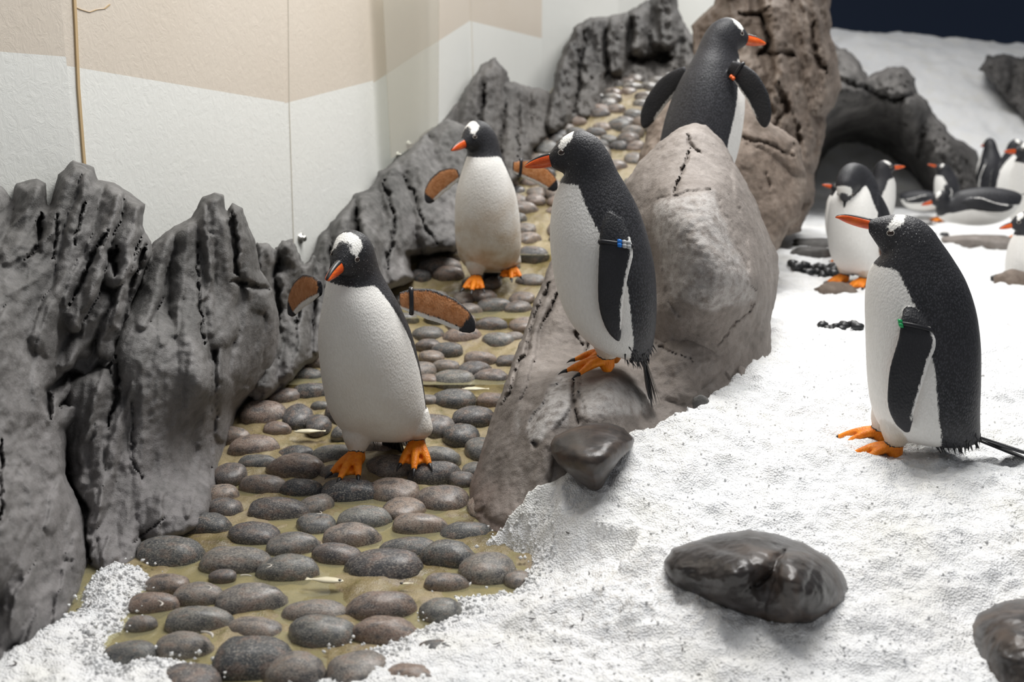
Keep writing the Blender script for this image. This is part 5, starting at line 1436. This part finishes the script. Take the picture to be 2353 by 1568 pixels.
fish(935, 1353, 0.028, R(8), 'tiny pale scrap of fish below the biggest grey cobble')

def quill(name, L, w, curve):
    n = 8; V = []; F = []
    for i in range(n):
        t = i / (n - 1); ww = w * math.sin(math.pi * (0.08 + 0.88 * t)) ; a = curve * t
        x = L * (math.sin(a) / curve if curve else t); y_ = L * ((1 - math.cos(a)) / curve if curve else 0)
        nx, ny = -math.sin(a), math.cos(a)
        V += [(x + nx * ww, y_ + ny * ww, 0.0), (x, y_, 0.0016), (x - nx * ww, y_ - ny * ww, 0.0), (x, y_, -0.0006)]
    for i in range(n - 1):
        for k in range(4): F.append((4 * i + k, 4 * i + (k + 1) % 4, 4 * i + 4 + (k + 1) % 4, 4 * i + 4 + k))
    F += [(3, 2, 1, 0), (4 * n - 4, 4 * n - 3, 4 * n - 2, 4 * n - 1)]
    return mesh_from(name, V, F)
Q = [quill('loose_feather', 0.028, 0.0022, 1.6), quill('loose_feather', 0.030, 0.0012, 0.9), quill('loose_feather', 0.016, 0.0013, 0.7), quill('loose_feather', 0.034, 0.0016, 2.4)]
def feather(px, py, k, rot, white=False, on='snow', s=1.0, label=None, group=None):
    if on == 'snow':
        lo, hi = 1.2, 3.5
        for _ in range(34):
            md = (lo + hi) / 2; p = P(px, py, md)
            if p[2] > max(snow_z(float(p[0]), md), 0.0): lo = md
            else: hi = md
        p = P(px, py, lo); z = max(snow_z(float(p[0]), float(p[1])), 0.0) + 0.003
    else:
        p = to_path(px, py); z = float(p[2]) + 0.030
    me = Q[k] if not white else Q[k].copy()
    o = bpy.data.objects.new('loose_feather', me); col.objects.link(o)
    if white: me.materials.clear(); me.materials.append(M['feather_white'])
    elif not me.materials: me.materials.append(M['feather_dark'])
    o.location = (float(p[0]), float(p[1]), z); o.rotation_euler = (rs.uniform(-0.2, 0.2), rs.uniform(-0.2, 0.2), rot); o.scale = (s, s, s)
    o['label'] = label; o['category'] = 'feather'; o['group'] = group
for (px, py, k, r) in ((1263, 1520, 0, -1.0), (1278, 1480, 3, 2.0), (1310, 1485, 1, 1.2), (1195, 1385, 2, 0.4), (1240, 1378, 2, 0.7), (1300, 1227, 1, -0.6), (1270, 1238, 2, -0.5), (1336, 1430, 2, 1.0), (1308, 1445, 2, 0.5), (1265, 1415, 2, 0.2), (1298, 1360, 2, 1.4), (1353, 1325, 2, 1.2), (1480, 1275, 2, 1.4), (1567, 1500, 2, 1.1), (1600, 1555, 2, 0.1), (1215, 1425, 2, -0.5), (1133, 1485, 2, 0.1)):
    feather(px, py, k, r, label='thin dark feather shed on the front snow bank', group='dark feathers on the front snow bank')
for (px, py, k, r) in ((283, 1300, 0, -1.2), (175, 1405, 3, 0.2), (200, 1400, 1, 1.2), (20, 1535, 3, 0.5), (104, 1495, 2, -0.6), (230, 1285, 2, 0.1), (290, 1380, 2, 0.9)):
    feather(px, py, k, r, label='thin dark feather shed on the loose snow patch by the rock outcrop', group='dark feathers on the loose snow patch')
for (px, py, k, r, s) in ((615, 1335, 3, 0.6, 1.1), (580, 1355, 3, 2.0, 0.9), (480, 1388, 3, 0.9, 1.1), (490, 1500, 0, 1.6, 1.6), (370, 1425, 0, 1.2, 1.3), (728, 1208, 3, 0.2, 1.0)):
    feather(px, py, k, r, white=True, on='path', s=s, label='curled pale feather shed on the wet cobbles', group='pale feathers on the cobbles')
